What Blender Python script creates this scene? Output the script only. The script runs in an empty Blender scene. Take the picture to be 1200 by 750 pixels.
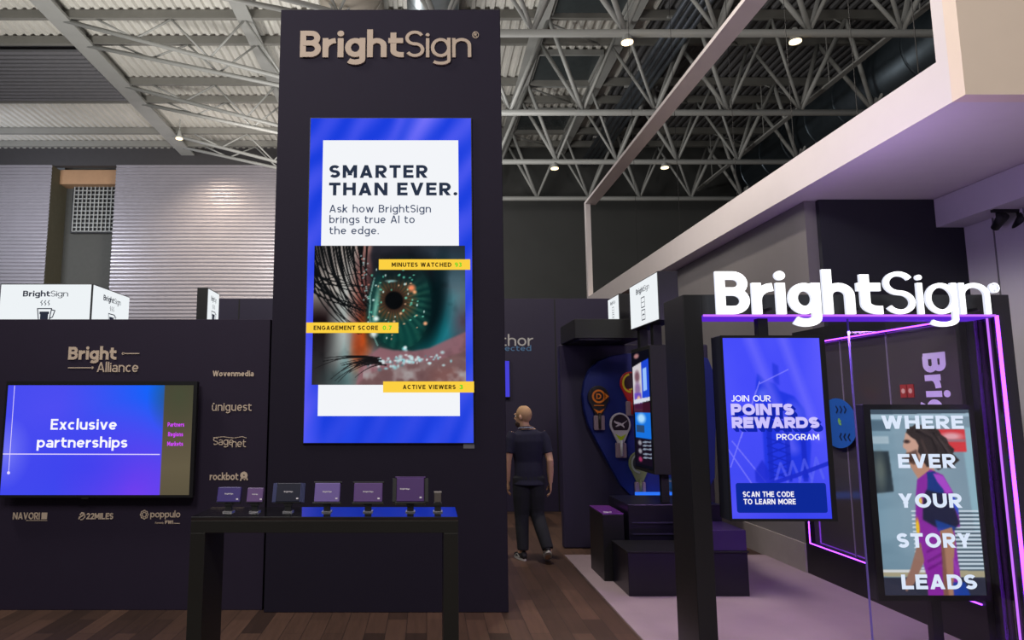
import bpy, math, random
import numpy as np
from mathutils import Vector, Matrix
random.seed(4); RNG = np.random.default_rng(7)
S = bpy.context.scene
COL = S.collection
rad = math.radians

# ------------------------------------------------------------------ camera, world, lights, exposure
CAM_H, TILT, FPX, PPX, PPY = 1.75, rad(7.2), 795.0, 500.0, 375.0
cd = bpy.data.cameras.new('camera'); cam = bpy.data.objects.new('camera', cd); COL.objects.link(cam)
cam.location = (0, 0, CAM_H); cam.rotation_euler = (rad(90) + TILT, 0, 0)
cd.sensor_width = 36; cd.lens = FPX / 1200 * 36; cd.shift_x = (600 - PPX) / 1200; cd.clip_end = 200
S.camera = cam
S.view_settings.view_transform = 'Standard'; S.view_settings.look = 'None'
S.view_settings.exposure = 0.0; S.view_settings.gamma = 1.0; S.view_settings.use_curve_mapping = False
wd = bpy.data.worlds.new('world'); S.world = wd; wd.use_nodes = True
wd.node_tree.nodes['Background'].inputs[0].default_value = (0.80, 0.88, 1.0, 1)
wd.node_tree.nodes['Background'].inputs[1].default_value = 0.10

def area(name, loc, target, size, power, color=(1, .93, .85)):
    l = bpy.data.lights.new(name, 'AREA'); l.shape = 'DISK'; l.size = size; l.energy = power; l.color = color
    o = bpy.data.objects.new(name, l); COL.objects.link(o); o.location = loc
    o.rotation_euler = (Vector(target) - Vector(loc)).to_track_quat('-Z', 'Y').to_euler()
    return o
# the hall's high lamps in front of the stands (behind and beside the photographer)
area('unseen_hall_light', (-4.5, -3.0, 9.5), (-2.0, 6.0, 2.0), 1.6, 190)
area('unseen_hall_light', (3.0, -4.0, 9.5), (3.0, 6.0, 3.0), 1.6, 330)
area('unseen_hall_light', (-7.0, 4.0, 9.5), (2.5, 8.0, 3.0), 1.6, 380)
# unseen up-lights added to brighten the roof deck
area('roof_fill', (-8.0, 14.0, 4.5), (-8.0, 20.0, 12.3), 3.0, 640, (1, .97, .92))
area('roof_fill', (-1.5, 17.0, 6.5), (1.0, 20.0, 12.3), 3.0, 330, (1, .98, .95))
# unseen fill added on the far ribbed walls, then a lamp over the aisle
area('unseen_hall_light', (-16.0, 21.0, 9.0), (-16.0, 27.0, 6.0), 2.0, 500, (.86, .90, 1))
area('unseen_hall_light', (-7.0, 20.0, 9.0), (-6.0, 27.0, 5.5), 2.0, 420, (1, .93, .86))
area('unseen_hall_light', (1.0, 7.2, 7.5), (1.0, 7.0, 0), .5, 210, (1, .90, .78))
area('unseen_hall_light', (-2.5, 1.5, 6.5), (4.6, 6.5, 4.4), 1.2, 180, (1, .97, .95))  # unseen fill added to brighten the canopy fascia
area('soffit_violet_fill', (3.0, 5.0, 2.62), (3.4, 5.6, 3.9), .5, 16, (.62, .45, 1))  # unseen violet fill added to tint the soffit
area('carpet_violet_fill', (3.1, 5.0, 2.3), (3.1, 5.3, 0), .4, 22, (.66, .36, 1))  # unseen violet fill added for the glow on the carpet

# ------------------------------------------------------------------ helpers
ct, st = math.cos(TILT), math.sin(TILT)
def at(u, v, Y):
    """pixel of the 1200x750 frame -> (X, Z) on the vertical plane at distance Y"""
    xc = (u - PPX) / FPX; yc = (PPY - v) / FPX
    k = Y / (ct - yc * st)
    return xc * k, CAM_H + (st + yc * ct) * k
def rect(u0, v0, u1, v1, Y):
    vm = (v0 + v1) / 2; um = (u0 + u1) / 2
    return at(u0, vm, Y)[0], at(u1, vm, Y)[0], at(um, v1, Y)[1], at(um, v0, Y)[1]

def lin(c):
    c = [x / 255 for x in c[:3]]
    return tuple(x / 12.92 if x <= .04045 else ((x + .055) / 1.055) ** 2.4 for x in c)
MATS = {}
def mat(name, col, rough=.6, metal=0., var=.12, scale=6., bump=0., spec=.5, bscale=None, ior=None):
    if name in MATS: return MATS[name]
    m = bpy.data.materials.new(name); m.use_nodes = True; nt = m.node_tree; b = nt.nodes['Principled BSDF']
    c = lin(col); b.inputs['Roughness'].default_value = rough; b.inputs['Metallic'].default_value = metal
    b.inputs['Specular IOR Level'].default_value = spec
    if ior: b.inputs['IOR'].default_value = ior
    tc = nt.nodes.new('ShaderNodeTexCoord'); nz = nt.nodes.new('ShaderNodeTexNoise'); nz.inputs['Scale'].default_value = scale
    nz.inputs['Detail'].default_value = 4
    nt.links.new(tc.outputs['Object'], nz.inputs['Vector'])
    mx = nt.nodes.new('ShaderNodeMix'); mx.data_type = 'RGBA'
    mx.inputs[6].default_value = (*[x * (1 - var) for x in c], 1); mx.inputs[7].default_value = (*[min(1, x * (1 + var)) for x in c], 1)
    nt.links.new(nz.outputs[0], mx.inputs[0]); nt.links.new(mx.outputs[2], b.inputs['Base Color'])
    if bump:
        bp = nt.nodes.new('ShaderNodeBump'); bp.inputs['Strength'].default_value = bump; bp.inputs['Distance'].default_value = .01
        n2 = nt.nodes.new('ShaderNodeTexNoise'); n2.inputs['Scale'].default_value = bscale or scale * 20
        nt.links.new(tc.outputs['Object'], n2.inputs['Vector']); nt.links.new(n2.outputs[0], bp.inputs['Height'])
        nt.links.new(bp.outputs[0], b.inputs['Normal'])
    MATS[name] = m; return m
def emit(name, col, strength=1.):
    if name in MATS: return MATS[name]
    m = bpy.data.materials.new(name); m.use_nodes = True; nt = m.node_tree; nt.nodes.clear()
    e = nt.nodes.new('ShaderNodeEmission'); o = nt.nodes.new('ShaderNodeOutputMaterial')
    e.inputs[0].default_value = (*lin(col), 1); e.inputs[1].default_value = strength
    nt.links.new(e.outputs[0], o.inputs[0]); MATS[name] = m; return m
def emit_attr():
    if 'screen_picture' in MATS: return MATS['screen_picture']
    m = bpy.data.materials.new('screen_picture'); m.use_nodes = True; nt = m.node_tree; nt.nodes.clear()
    e = nt.nodes.new('ShaderNodeEmission'); o = nt.nodes.new('ShaderNodeOutputMaterial'); a = nt.nodes.new('ShaderNodeAttribute')
    a.attribute_name = 'pixel'; nt.links.new(a.outputs[0], e.inputs[0]); nt.links.new(e.outputs[0], o.inputs[0])
    MATS['screen_picture'] = m; return m

class MB:
    def __init__(s): s.v = []; s.f = []
    def add(s, v, f):
        k = len(s.v); s.v += [tuple(p) for p in v]; s.f += [tuple(i + k for i in q) for q in f]; return s
    def box(s, x0, x1, y0, y1, z0, z1):
        v = [(x, y, z) for z in (z0, z1) for y in (y0, y1) for x in (x0, x1)]
        return s.add(v, [(0, 2, 3, 1), (4, 5, 7, 6), (0, 1, 5, 4), (1, 3, 7, 5), (3, 2, 6, 7), (2, 0, 4, 6)])
    def ring_tube(s, rings, cap=True):
        n = len(rings[0]); v = [p for r in rings for p in r]; f = []
        for i in range(len(rings) - 1):
            for j in range(n):
                a = i * n + j; b = i * n + (j + 1) % n
                f.append((a, b, b + n, a + n))
        if cap: f += [tuple(range(n - 1, -1, -1)), tuple((len(rings) - 1) * n + j for j in range(n))]
        return s.add(v, f)
    def tube(s, pts, r, n=10, r2=None, ref=(0, 0, 1), cap=True):
        """round or elliptical tube; r: a number, or a list of numbers / (rx, ry) pairs"""
        pts = [Vector(p) for p in pts]; rings = []
        for i, p in enumerate(pts):
            d = (pts[min(i + 1, len(pts) - 1)] - pts[max(i - 1, 0)]).normalized()
            up = Vector(ref)
            if abs(d.dot(up)) > .95: up = Vector((0, 1, 0)) if abs(d.y) < .9 else Vector((1, 0, 0))
            a = d.cross(up).normalized(); b = a.cross(d).normalized()
            q = r[i] if isinstance(r, (list, tuple)) else r
            rx, ry = q if isinstance(q, (list, tuple)) else (q, q)
            rings.append([p + a * math.cos(2 * math.pi * k / n) * rx + b * math.sin(2 * math.pi * k / n) * ry for k in range(n)])
        return s.ring_tube(rings, cap)
    def lathe(s, prof, c=(0, 0, 0), n=24, axis='z'):
        rings = []
        for r, h in prof:
            ring = []
            for k in range(n):
                a = 2 * math.pi * k / n; x, y, z = r * math.cos(a), r * math.sin(a), h
                if axis == 'y': x, y, z = x, h, z if False else r * math.sin(a)
                ring.append((c[0] + x, c[1] + y, c[2] + z))
            rings.append(ring)
        return s.ring_tube(rings)
    def prism(s, poly, y0, y1):
        """outline (x, z) extruded along Y"""
        n = len(poly); v = [(x, y0, z) for x, z in poly] + [(x, y1, z) for x, z in poly]
        f = [tuple(range(n)), tuple(range(2 * n - 1, n - 1, -1))] + [(i, i + n, (i + 1) % n + n, (i + 1) % n) for i in range(n)]
        return s.add(v, f)
    def build(s, name, m, parent=None, smooth=False, bevel=0.):
        me = bpy.data.meshes.new(name); me.from_pydata(s.v, [], s.f)
        me.materials.append(m)
        if smooth:
            for p in me.polygons: p.use_smooth = True
        me.update(); o = bpy.data.objects.new(name, me); COL.objects.link(o)
        if bevel:
            b = o.modifiers.new('bevel', 'BEVEL'); b.width = bevel; b.segments = 2; b.limit_method = 'ANGLE'
        if parent is not None:
            o.parent = parent; o.matrix_parent_inverse = Matrix.Translation(-world_loc(parent))
        return o
def world_loc(o):
    """things and parts are never rotated or scaled, so locations simply add up"""
    p = Vector(o.location)
    while o.parent is not None:
        p += o.matrix_parent_inverse.translation; o = o.parent; p += Vector(o.location)
    return p
def tag(o, label, cat, group=None, kind=None):
    o['label'] = label; o['category'] = cat
    if group: o['group'] = group
    if kind: o['kind'] = kind
    return o
def thing(name, loc, label, cat, group=None, kind=None):
    o = bpy.data.objects.new(name, None); COL.objects.link(o); o.location = loc; o.empty_display_size = .1
    return tag(o, label, cat, group, kind)
def box(name, m, parent, x0, x1, y0, y1, z0, z1, bevel=.004):
    return MB().box(x0, x1, y0, y1, z0, z1).build(name, m, parent, bevel=bevel)
def copy_tree(o, parent=None):
    c = o.copy(); COL.objects.link(c)
    if parent is not None: c.parent = parent
    for ch in list(o.children): copy_tree(ch, c)
    return c

# ------------------------------------------------------------------ lettering: a stroke alphabet (cap height 1)
def arc(cx, cy, rx, ry, a0, a1, n=None):
    n = n or max(4, int(abs(a1 - a0) / 15))
    return [(cx + rx * math.cos(rad(a0 + (a1 - a0) * i / n)), cy + ry * math.sin(rad(a0 + (a1 - a0) * i / n))) for i in range(n + 1)]
def clip_y(poly, lo, hi):
    for sgn, lim in ((1, hi), (-1, -lo)):
        out = []
        for i in range(len(poly)):
            a, b = poly[i - 1], poly[i]; ia, ib = a[1] * sgn <= lim + 1e-9, b[1] * sgn <= lim + 1e-9
            if ia != ib:
                t = (lim - a[1] * sgn) / (b[1] * sgn - a[1] * sgn); out.append((a[0] + t * (b[0] - a[0]), a[1] + t * (b[1] - a[1])))
            if ib: out.append(b)
        poly = out
        if not poly: return []
    return poly
def stroke(pts, w, lo=None, hi=None, ext=0.):
    P_ = [Vector(pts[0])]
    for p in pts[1:]:
        if (Vector(p) - P_[-1]).length > 1e-5: P_.append(Vector(p))
    closed = (P_[0] - P_[-1]).length < 1e-6
    if ext:
        P_[0] = P_[0] - (P_[1] - P_[0]).normalized() * ext; P_[-1] = P_[-1] + (P_[-1] - P_[-2]).normalized() * ext
    L, R = [], []; n = len(P_)
    for i in range(n):
        d0 = (P_[i] - P_[i - 1]).normalized() if i else ((P_[0] - P_[-2]).normalized() if closed else (P_[1] - P_[0]).normalized())
        d1 = (P_[i + 1] - P_[i]).normalized() if i < n - 1 else ((P_[1] - P_[0]).normalized() if closed else d0)
        t = (d0 + d1); t = t.normalized() if t.length > 1e-6 else d0
        nn = Vector((-t.y, t.x)); c = max(.45, nn.dot(Vector((-d1.y, d1.x))))
        L.append(P_[i] + nn * (w / 2 / c)); R.append(P_[i] - nn * (w / 2 / c))
    out = []
    for i in range(n - 1):
        q = [tuple(R[i]), tuple(R[i + 1]), tuple(L[i + 1]), tuple(L[i])]
        if lo is not None: q = clip_y(q, lo, hi)
        if len(q) >= 3: out.append(q)
    return out
def glyph(ch, w, xh=.72):
    h = w / 2; out = []
    def l(*p): out.extend(stroke(p, w))
    def p(pts): out.extend(stroke(pts, w))
    def d(*q, lo=0., hi=1.): out.extend(stroke(q, w, lo, hi, ext=w * 1.5))
    def bowl(x0, yt, yb, xr):
        ry = (yt - yb) / 2; rx = min(ry * 1.05, xr - x0)
        p([(x0, yt)] + arc(xr - rx, (yt + yb) / 2, rx, ry, 90, -90) + [(x0, yb)])
    def dot(x, y, r): out.append([(x + r * math.cos(k * math.pi / 8), y + r * math.sin(k * math.pi / 8)) for k in range(16)])
    k = .4 * w if w < .2 else .4 * w + (w - .2) * 2.2; asc = 1.05; de = -.29
    if ch == ' ': return .46, []
    if ch == 'A':
        W = .72 + k; hx = h * 1.1; d((hx, 0), (W / 2, 1)); d((W - hx, 0), (W / 2, 1)); l((W * .24, .28), (W * .76, .28))
    elif ch == 'B':
        W = .60 + k; l((h, 0), (h, 1)); m = .53; bowl(h, 1 - h, m, W - h - .03); bowl(h, m, h, W - h)
    elif ch == 'C':
        W = .72 + k; p(arc(W / 2 + .02, .5, W / 2 - h + .02, .5 - h, 48, 312))
    elif ch == 'D':
        W = .70 + k; l((h, 0), (h, 1)); p([(h, 1 - h)] + arc(W - h - (.5 - h) * .95, .5, (.5 - h) * .95, .5 - h, 90, -90) + [(h, h)])
    elif ch in 'EFL':
        W = .53 + k; l((h, 0), (h, 1))
        if ch in 'EF': l((h, 1 - h), (W, 1 - h)); l((h, .52), (W - .05, .52))
        if ch in 'EL': l((h, h), (W, h))
    elif ch == 'G':
        W = .75 + k; p(arc(W / 2 + .01, .5, W / 2 - h + .01, .5 - h, 48, 330)); l((W - h - .01, .12), (W - h - .01, .5)); l((W * .58, .5 - h * .2), (W - .01, .5 - h * .2))
    elif ch == 'H':
        W = .68 + k; l((h, 0), (h, 1)); l((W - h, 0), (W - h, 1)); l((h, .52), (W - h, .52))
    elif ch == 'I': W = w; l((h, 0), (h, 1))
    elif ch == 'J': W = .44 + k; r = (W - w) / 2; p([(W - h, 1)] + arc(W / 2, r + h, r, r, 0, -150))
    elif ch == 'K':
        W = .64 + k; l((h, 0), (h, 1)); d((h, .34), (W - h * 1.3, 1)); d((W * .42, .55), (W - h * 1.3, 0))
    elif ch == 'M':
        W = .80 + k; l((h, 0), (h, 1)); l((W - h, 0), (W - h, 1)); d((h, 1), (W / 2, .3), lo=.2); d((W - h, 1), (W / 2, .3), lo=.2)
    elif ch == 'N':
        W = .70 + k; l((h, 0), (h, 1)); l((W - h, 0), (W - h, 1)); d((h, 1), (W - h, 0))
    elif ch in 'OQ0':
        W = (.80 if ch != '0' else .62) + k; p(arc(W / 2, .5, W / 2 - h, .5 - h, 0, 360, 28))
    elif ch in 'PR':
        W = .60 + k; l((h, 0), (h, 1)); m = .40 if ch == 'P' else .44; bowl(h, 1 - h, m, W - h)
        if ch == 'R': d((W * .42, m), (W - h * 1.15, 0), hi=m + .02)
    elif ch == 'S' or ch == '$':
        W = .56 + k; ry = (1 - w) / 4; rx = W / 2 - h; p(arc(W / 2, 1 - h - ry, rx, ry, 28, 270) + arc(W / 2, h + ry, rx, ry, 90, -152)[1:])
    elif ch == 'T': W = .60 + k; l((W / 2, 0), (W / 2, 1)); l((0, 1 - h), (W, 1 - h))
    elif ch == 'U': W = .66 + k; r = W / 2 - h; p([(h, 1)] + arc(W / 2, r + h, r, r, 180, 360) + [(W - h, 1)])
    elif ch in 'Vv':
        H = 1 if ch == 'V' else xh; W = .72 * (1 if ch == 'V' else .8) + k; hx = h * 1.1
        d((hx, H), (W / 2, 0), hi=H); d((W - hx, H), (W / 2, 0), hi=H)
    elif ch in 'Ww':
        H = 1 if ch == 'W' else xh; W = (1.02 if ch == 'W' else .86) + 1.2 * k; hx = h * 1.05
        xs = [hx, W * .285, W * .5, W * .715, W - hx]; ys = [H, 0, H, 0, H]
        for i in range(4): d((xs[i], ys[i]), (xs[i + 1], ys[i + 1]), hi=H)
    elif ch in 'Xx':
        H = 1 if ch == 'X' else xh; W = (.68 if ch == 'X' else .54) + k; hx = h * 1.2
        d((hx, 0), (W - hx, H), hi=H); d((hx, H), (W - hx, 0), hi=H)
    elif ch == 'Y':
        W = .68 + k; hx = h * 1.15; d((hx, 1), (W / 2, .42), lo=.3); d((W - hx, 1), (W / 2, .42), lo=.3); l((W / 2, 0), (W / 2, .45))
    elif ch == 'Z':
        W = .60 + k; l((0, 1 - h), (W, 1 - h)); l((0, h), (W, h)); d((h * 1.3, h), (W - h * 1.3, 1 - h))
    elif ch == 'a':
        W = .52 + k; b = xh * .60; l((W - h, 0), (W - h, xh * .6)); rx = (W - w) / 2
        p(arc(W / 2, xh - h - xh * .22, rx, xh * .22, 150, 0)); out.extend([]); l((W - h, xh * .5), (W - h, xh - h - xh * .22))
        ry = (b - w) / 2; p([(W - h, b - h)] + arc(h + rx * .8, h + ry, rx * .8, ry, 90, 270) + [(W - h, h)])
    elif ch in 'bdpqg':
        W = .58 + k; r = (W - w) / 2; p(arc(W / 2, xh / 2, r, xh / 2 - h, 0, 360, 26))
        x = h if ch in 'bp' else W - h
        if ch == 'b' or ch == 'd': l((x, 0), (x, asc))
        if ch in 'pq': l((x, de), (x, xh))
        if ch == 'g': p([(x, xh), (x, .02)] + arc(W / 2 + .0, de + h + .12, x - W / 2, .12 + .0, 0, -150)[0:])
    elif ch in 'co':
        W = (.52 if ch == 'c' else .60) + k
        if ch == 'o': p(arc(W / 2, xh / 2, W / 2 - h, xh / 2 - h, 0, 360, 26))
        else: p(arc(W / 2 + .02, xh / 2, W / 2 - h + .02, xh / 2 - h, 48, 312))
    elif ch == 'e':
        W = .57 + k; p([(h * .9, xh * .5), (W - h, xh * .5)] ); p(arc(W / 2, xh / 2, W / 2 - h, xh / 2 - h, 0, 318))
    elif ch == 'f': W = .34 + k; p([(W * .42, 0), (W * .42, .8)] + arc(W * .42 + .16, .8, .16, asc - h - .8, 180, 80)); l((0, xh - h), (W, xh - h))
    elif ch in 'hnr':
        W = (.56 if ch != 'r' else .36) + k; l((h, 0), (h, asc if ch == 'h' else xh)); r = (W - w) / 2
        if ch == 'r': p([(h, xh * .45)] + arc(h + W - h, xh * .45, W - h, xh - h - xh * .45, 180, 92))
        else: p([(h, xh * .4)] + arc(W / 2, xh - h - r * .9, r, r * .9, 180, 0) + [(W - h, 0)])
    elif ch == 'm':
        W = .90 + 1.4 * k; l((h, 0), (h, xh)); r = (W - w) / 4
        for c in (h + r, h + 3 * r): p([(c - r, xh * .4)] + arc(c, xh - h - r * .9, r, r * .9, 180, 0) + [(c + r, 0)])
    elif ch in 'ij': W = w; l((h, 0), (h, xh)); dot(h, xh + .07 + h * 1.1, h * 1.15)
    elif ch == 'k': W = .52 + k; l((h, 0), (h, asc)); d((h, .2), (W - h * 1.2, xh), hi=xh); d((W * .42, .42), (W - h * 1.2, 0), hi=xh)
    elif ch == 'l': W = w; l((h, 0), (h, asc))
    elif ch == 's':
        W = .46 + k; ry = (xh - w) / 4; rx = W / 2 - h; p(arc(W / 2, xh - h - ry, rx, ry, 25, 270) + arc(W / 2, h + ry, rx, ry, 90, -155)[1:])
    elif ch == 't':
        W = .33 + .9 * w; x = h + .07; rx = W - x - .08; p([(x, .93), (x, h + .16)] + arc(x + rx, h + .16, rx, .16, 180, 270) + [(W, h)]); l((0, xh - h), (W - .02, xh - h))
    elif ch == 'u': W = .56 + k; r = W / 2 - h; p([(h, xh)] + arc(W / 2, h + r * .9, r, r * .9, 180, 360) + [(W - h, xh)]); l((W - h, 0), (W - h, xh))
    elif ch == 'y': W = .58 + k; hx = h * 1.1; d((hx, xh), (W / 2, 0), hi=xh); d((W - hx, xh), (W * .36, de), lo=de, hi=xh)
    elif ch == 'z': W = .48 + k; l((0, xh - h), (W, xh - h)); l((0, h), (W, h)); d((h * 1.3, h), (W - h * 1.3, xh - h), hi=xh)
    elif ch == '2':
        W = .56 + k; p(arc(W / 2, 1 - h - .24, W / 2 - h, .24, 165, -30) + [(h * 1.4, h)]); l((0, h), (W, h))
    elif ch == '3':
        W = .56 + k; p(arc(W / 2 - .02, .75, W / 2 - h, .25 - h, 150, -90)); p(arc(W / 2 - .02, .27, W / 2 - h + .02, .27 - h, 90, -150))
    elif ch == '7': W = .54 + k; l((0, 1 - h), (W, 1 - h)); d((W - h * 1.3, 1 - h), (W * .3, 0))
    elif ch == '9':
        W = .56 + k; r = W / 2 - h; p(arc(W / 2, .68, r, .32 - h, 0, 360, 24)); p([(W - h, .68)] + arc(W / 2 - .02, .36, r + .02, .36 - h, 0, -110))
    elif ch == '.': W = w * 1.15; dot(W / 2, W / 2, W / 2)
    elif ch == ':': W = w * 1.15; dot(W / 2, W / 2, W / 2); dot(W / 2, xh - W / 2, W / 2)
    elif ch == '®':
        W = .40; c = (.2, .83)
        out.extend(stroke(arc(*c, .17, .17, 0, 360, 24), .036))
        for q in ([(.13, .73), (.13, .93)], [(.13, .91)] + arc(.2, .865, .05, .045, 90, -90) + [(.13, .82)], [(.19, .82), (.26, .73)]): out.extend(stroke(q, .04))
    else: W = .5
    return W, out
def layout(s, w=.16, track=.10, xh=.72, thin=None, thin_from=None):
    """polygons of a line of text, one list per letter; baseline y = 0, cap height 1"""
    x = 0.; res = []
    for i, ch in enumerate(s):
        ww = thin if (thin_from is not None and i >= thin_from) else w
        W, polys = glyph(ch, ww, xh)
        if thin_from is not None and i == thin_from: xt = x
        res.append((ch, [[(a + x, b) for a, b in q] for q in polys])); x += W + (track if ch != ' ' else 0)
    tot = x - track
    if thin_from is not None:      # the two weights keep the proportion bold : light = 1.6 : 1
        k = xt / 1.6 / (tot - xt)
        res = [(ch, p if i < thin_from else [[(xt + (a - xt) * k, b) for a, b in q] for q in p]) for i, (ch, p) in enumerate(res)]
        tot = xt + (tot - xt) * k
    return res, tot
def letters(name, s, m, parent, origin, right, up, width, cap, w=.16, track=.10, xh=.72, thick=.0, thin=None, thin_from=None, split=False, normal=None):
    """text in a plane: origin = left end of the baseline; right, up unit vectors; scaled to the given width and cap height"""
    lay, tot = layout(s, w, track, xh, thin, thin_from)
    o, r, u = Vector(origin), Vector(right), Vector(up); n = Vector(normal) if normal else r.cross(u)
    sx = width / tot; mbs = []; cur = MB()
    for ch, polys in lay:
        for qi, q in enumerate(polys):
            k = len(q); off = n * (cap * .0009 * qi); fr = [o + r * (a * sx) + u * (b * cap) + n * thick + off for a, b in q]
            if thick:
                bk = [p - n * thick - off for p in fr]
                cur.add(fr + bk, [tuple(range(k)), tuple(range(2 * k - 1, k - 1, -1))] + [(i + k, (i + 1) % k + k, (i + 1) % k, i) for i in range(k)])
            else: cur.add(fr, [tuple(range(k))])
        if ch == ' ' and cur.v: cur.build(name, m, parent); cur = MB()
    return cur.build(name, m, parent)
def text_px(name, s, m, parent, u0, vtop, u1, vbase, Y, **kw):
    """one line of lettering facing the visitor on the plane at distance Y, from a pixel box (cap top, baseline)"""
    x0, x1, z0, z1 = rect(u0, vtop, u1, vbase, Y)
    return letters(name, s, m, parent, (x0, Y, z0), (1, 0, 0), (0, 0, 1), x1 - x0, z1 - z0, **kw)
def flat(name, m, parent, x0, x1, z0, z1, Y):
    return MB().add([(x0, Y, z0), (x1, Y, z0), (x1, Y, z1), (x0, Y, z1)], [(0, 1, 2, 3)]).build(name, m, parent)

# ------------------------------------------------------------------ pictures shown on the screens
class Canvas:
    def __init__(s, w, h, col=(0, 0, 0)):
        s.w, s.h = w, h; s.a = np.zeros((h, w, 3)); s.a[:] = np.array(col) / 255.
        s.X, s.Y = np.meshgrid((np.arange(w) + .5) / w, (np.arange(h) + .5) / h); s.asp = h / w
    def mix(s, mask, col):
        c = np.array(col) / 255. if not (isinstance(col, np.ndarray) and col.ndim == 3) else col
        m = np.clip(mask, 0, 1)[..., None]; s.a = s.a * (1 - m) + c * m
    def ell(s, cx, cy, rx, ry, col, soft=.1, op=1., rot=0.):
        dx, dy = s.X - cx, (s.Y - cy) * s.asp; c, n = math.cos(rad(rot)), math.sin(rad(rot))
        d = np.sqrt(((dx * c + dy * n) / rx) ** 2 + ((-dx * n + dy * c) / (ry * s.asp)) ** 2)
        s.mix(op * np.clip((1 + soft - d) / (2 * soft), 0, 1), col); return d
    def poly(s, pts, col, op=1., blur=0):
        ins = np.zeros((s.h, s.w))
        for ox, oy in ((-.25, -.25), (.25, .25), (-.25, .25), (.25, -.25)):
            X, Y = s.X + ox / s.w, s.Y + oy / s.h; r = np.zeros((s.h, s.w), bool)
            for (xa, ya), (xb, yb) in zip(pts, pts[1:] + pts[:1]):
                if ya == yb: continue
                r ^= ((ya > Y) != (yb > Y)) & (X < (xb - xa) * (Y - ya) / (yb - ya) + xa)
            ins += r / 4.
        for _ in range(blur):
            q = np.pad(ins, 1, mode='edge'); ins = (q[1:-1, :-2] + q[1:-1, 2:] + q[:-2, 1:-1] + q[2:, 1:-1] + 2 * q[1:-1, 1:-1]) / 6
        s.mix(ins * op, col)
    def line(s, pts, w, col, op=1., soft=.4, taper=None):
        best = np.full((s.h, s.w), -9.); n = len(pts) - 1
        for i in range(n):
            (xa, ya), (xb, yb) = pts[i], pts[i + 1]; ya, yb = ya * s.asp, yb * s.asp
            dx, dy = xb - xa, yb - ya; L = dx * dx + dy * dy + 1e-12
            t = np.clip(((s.X - xa) * dx + (s.Y * s.asp - ya) * dy) / L, 0, 1)
            d = np.hypot(s.X - xa - t * dx, s.Y * s.asp - ya - t * dy)
            ww = w if taper is None else w * (1 - (i + t) / n * (1 - taper))
            best = np.maximum(best, (ww - d) / (soft * w) + .5)
        s.mix(op * np.clip(best, 0, 1), col)
    def noise(s, nx, ny, seed=0, octs=3):
        r = np.random.default_rng(seed); out = np.zeros((s.h, s.w)); amp = 1.; tot = 0
        for k in range(octs):
            g = r.random((ny * 2 ** k + 2, nx * 2 ** k + 2)); fx, fy = s.X * nx * 2 ** k, s.Y * ny * 2 ** k
            ix, iy = fx.astype(int), fy.astype(int); tx, ty = fx - ix, fy - iy; tx, ty = tx * tx * (3 - 2 * tx), ty * ty * (3 - 2 * ty)
            out += amp * (g[iy, ix] * (1 - tx) * (1 - ty) + g[iy, ix + 1] * tx * (1 - ty) + g[iy + 1, ix] * (1 - tx) * ty + g[iy + 1, ix + 1] * tx * ty)
            tot += amp; amp *= .5
        return out / tot
    def build(s, name, parent, origin, right, up, W, H):
        """a screen surface; origin = its lower left corner"""
        o, r, u = np.array(origin), np.array(right), np.array(up); h, w = s.h, s.w
        gx = np.linspace(0, W, w); gz = np.linspace(H, 0, h)
        v = (o[None, None] + gx[None, :, None] * r + gz[:, None, None] * u).reshape(-1, 3)
        idx = np.arange(h * w).reshape(h, w)
        f = np.stack([idx[1:, :-1], idx[1:, 1:], idx[:-1, 1:], idx[:-1, :-1]], -1).reshape(-1, 4)
        me = bpy.data.meshes.new(name); me.from_pydata(v.tolist(), [], f.tolist())
        at_ = me.attributes.new('pixel', 'FLOAT_COLOR', 'POINT'); a = np.clip(s.a, 0, 1)
        l = np.where(a <= .04045, a / 12.92, ((a + .055) / 1.055) ** 2.4)
        at_.data.foreach_set('color', np.concatenate([l.reshape(-1, 3), np.ones((h * w, 1))], 1).astype(np.float32).ravel())
        me.materials.append(emit_attr()); me.update()
        ob = bpy.data.objects.new(name, me); COL.objects.link(ob)
        ob.parent = parent; ob.matrix_parent_inverse = Matrix.Translation(-world_loc(parent)); return ob

# ------------------------------------------------------------------ materials
AUB = mat('aubergine_panel', (40, 32, 51), .7, var=.05, bump=.05, spec=.25)
AUB2 = mat('aubergine_tower', (31, 26, 41), .75, var=.05, bump=.05, spec=.2)
NAVY = mat('dark_violet_panel', (38, 31, 60), .6, var=.06)
TAN = mat('tan_lettering', (206, 186, 166), .5, var=.03)
TAN2 = mat('tan_tower_lettering', (168, 150, 134), .6, var=.03)
BLACK = mat('satin_black', (20, 20, 23), .42, var=.1)
BLACKM = mat('matt_black', (17, 17, 19), .6, var=.1)
TABLE = mat('gloss_black_top', (20, 20, 22), .06, var=.05, ior=2.8)
TABLE_SIDE = mat('satin_black_table', (34, 33, 30), .45, var=.08)
WHITEP = mat('white_painted_board', (224, 216, 216), .65, var=.03)
LILAC = mat('pale_wall_board', (205, 200, 208), .7, var=.03)
GREYW = mat('grey_wall_panel', (120, 116, 116), .38, var=.05)
STEEL = mat('painted_roof_steel', (155, 156, 153), .5, var=.1, scale=2)
PURLIN = mat('grey_purlin_steel', (122, 121, 116), .5, var=.1, scale=2)
DECK = mat('pale_roof_deck', (205, 203, 196), .55, var=.12, scale=1.2)
DECK_SHADE = mat('shaded_roof_deck', (92, 92, 94), .6, var=.25, scale=1.5)  # same deck where less light reaches; the shade is in the colour
DARKW = mat('dark_hall_wall', (62, 63, 62), .7, var=.15, scale=1.0)
SHUT = mat('grey_metal_cladding', (150, 146, 152), .38, .35, var=.08, scale=1.0)
SILVER = mat('galvanised_duct', (170, 180, 186), .35, .8, var=.2, scale=3)
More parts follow.
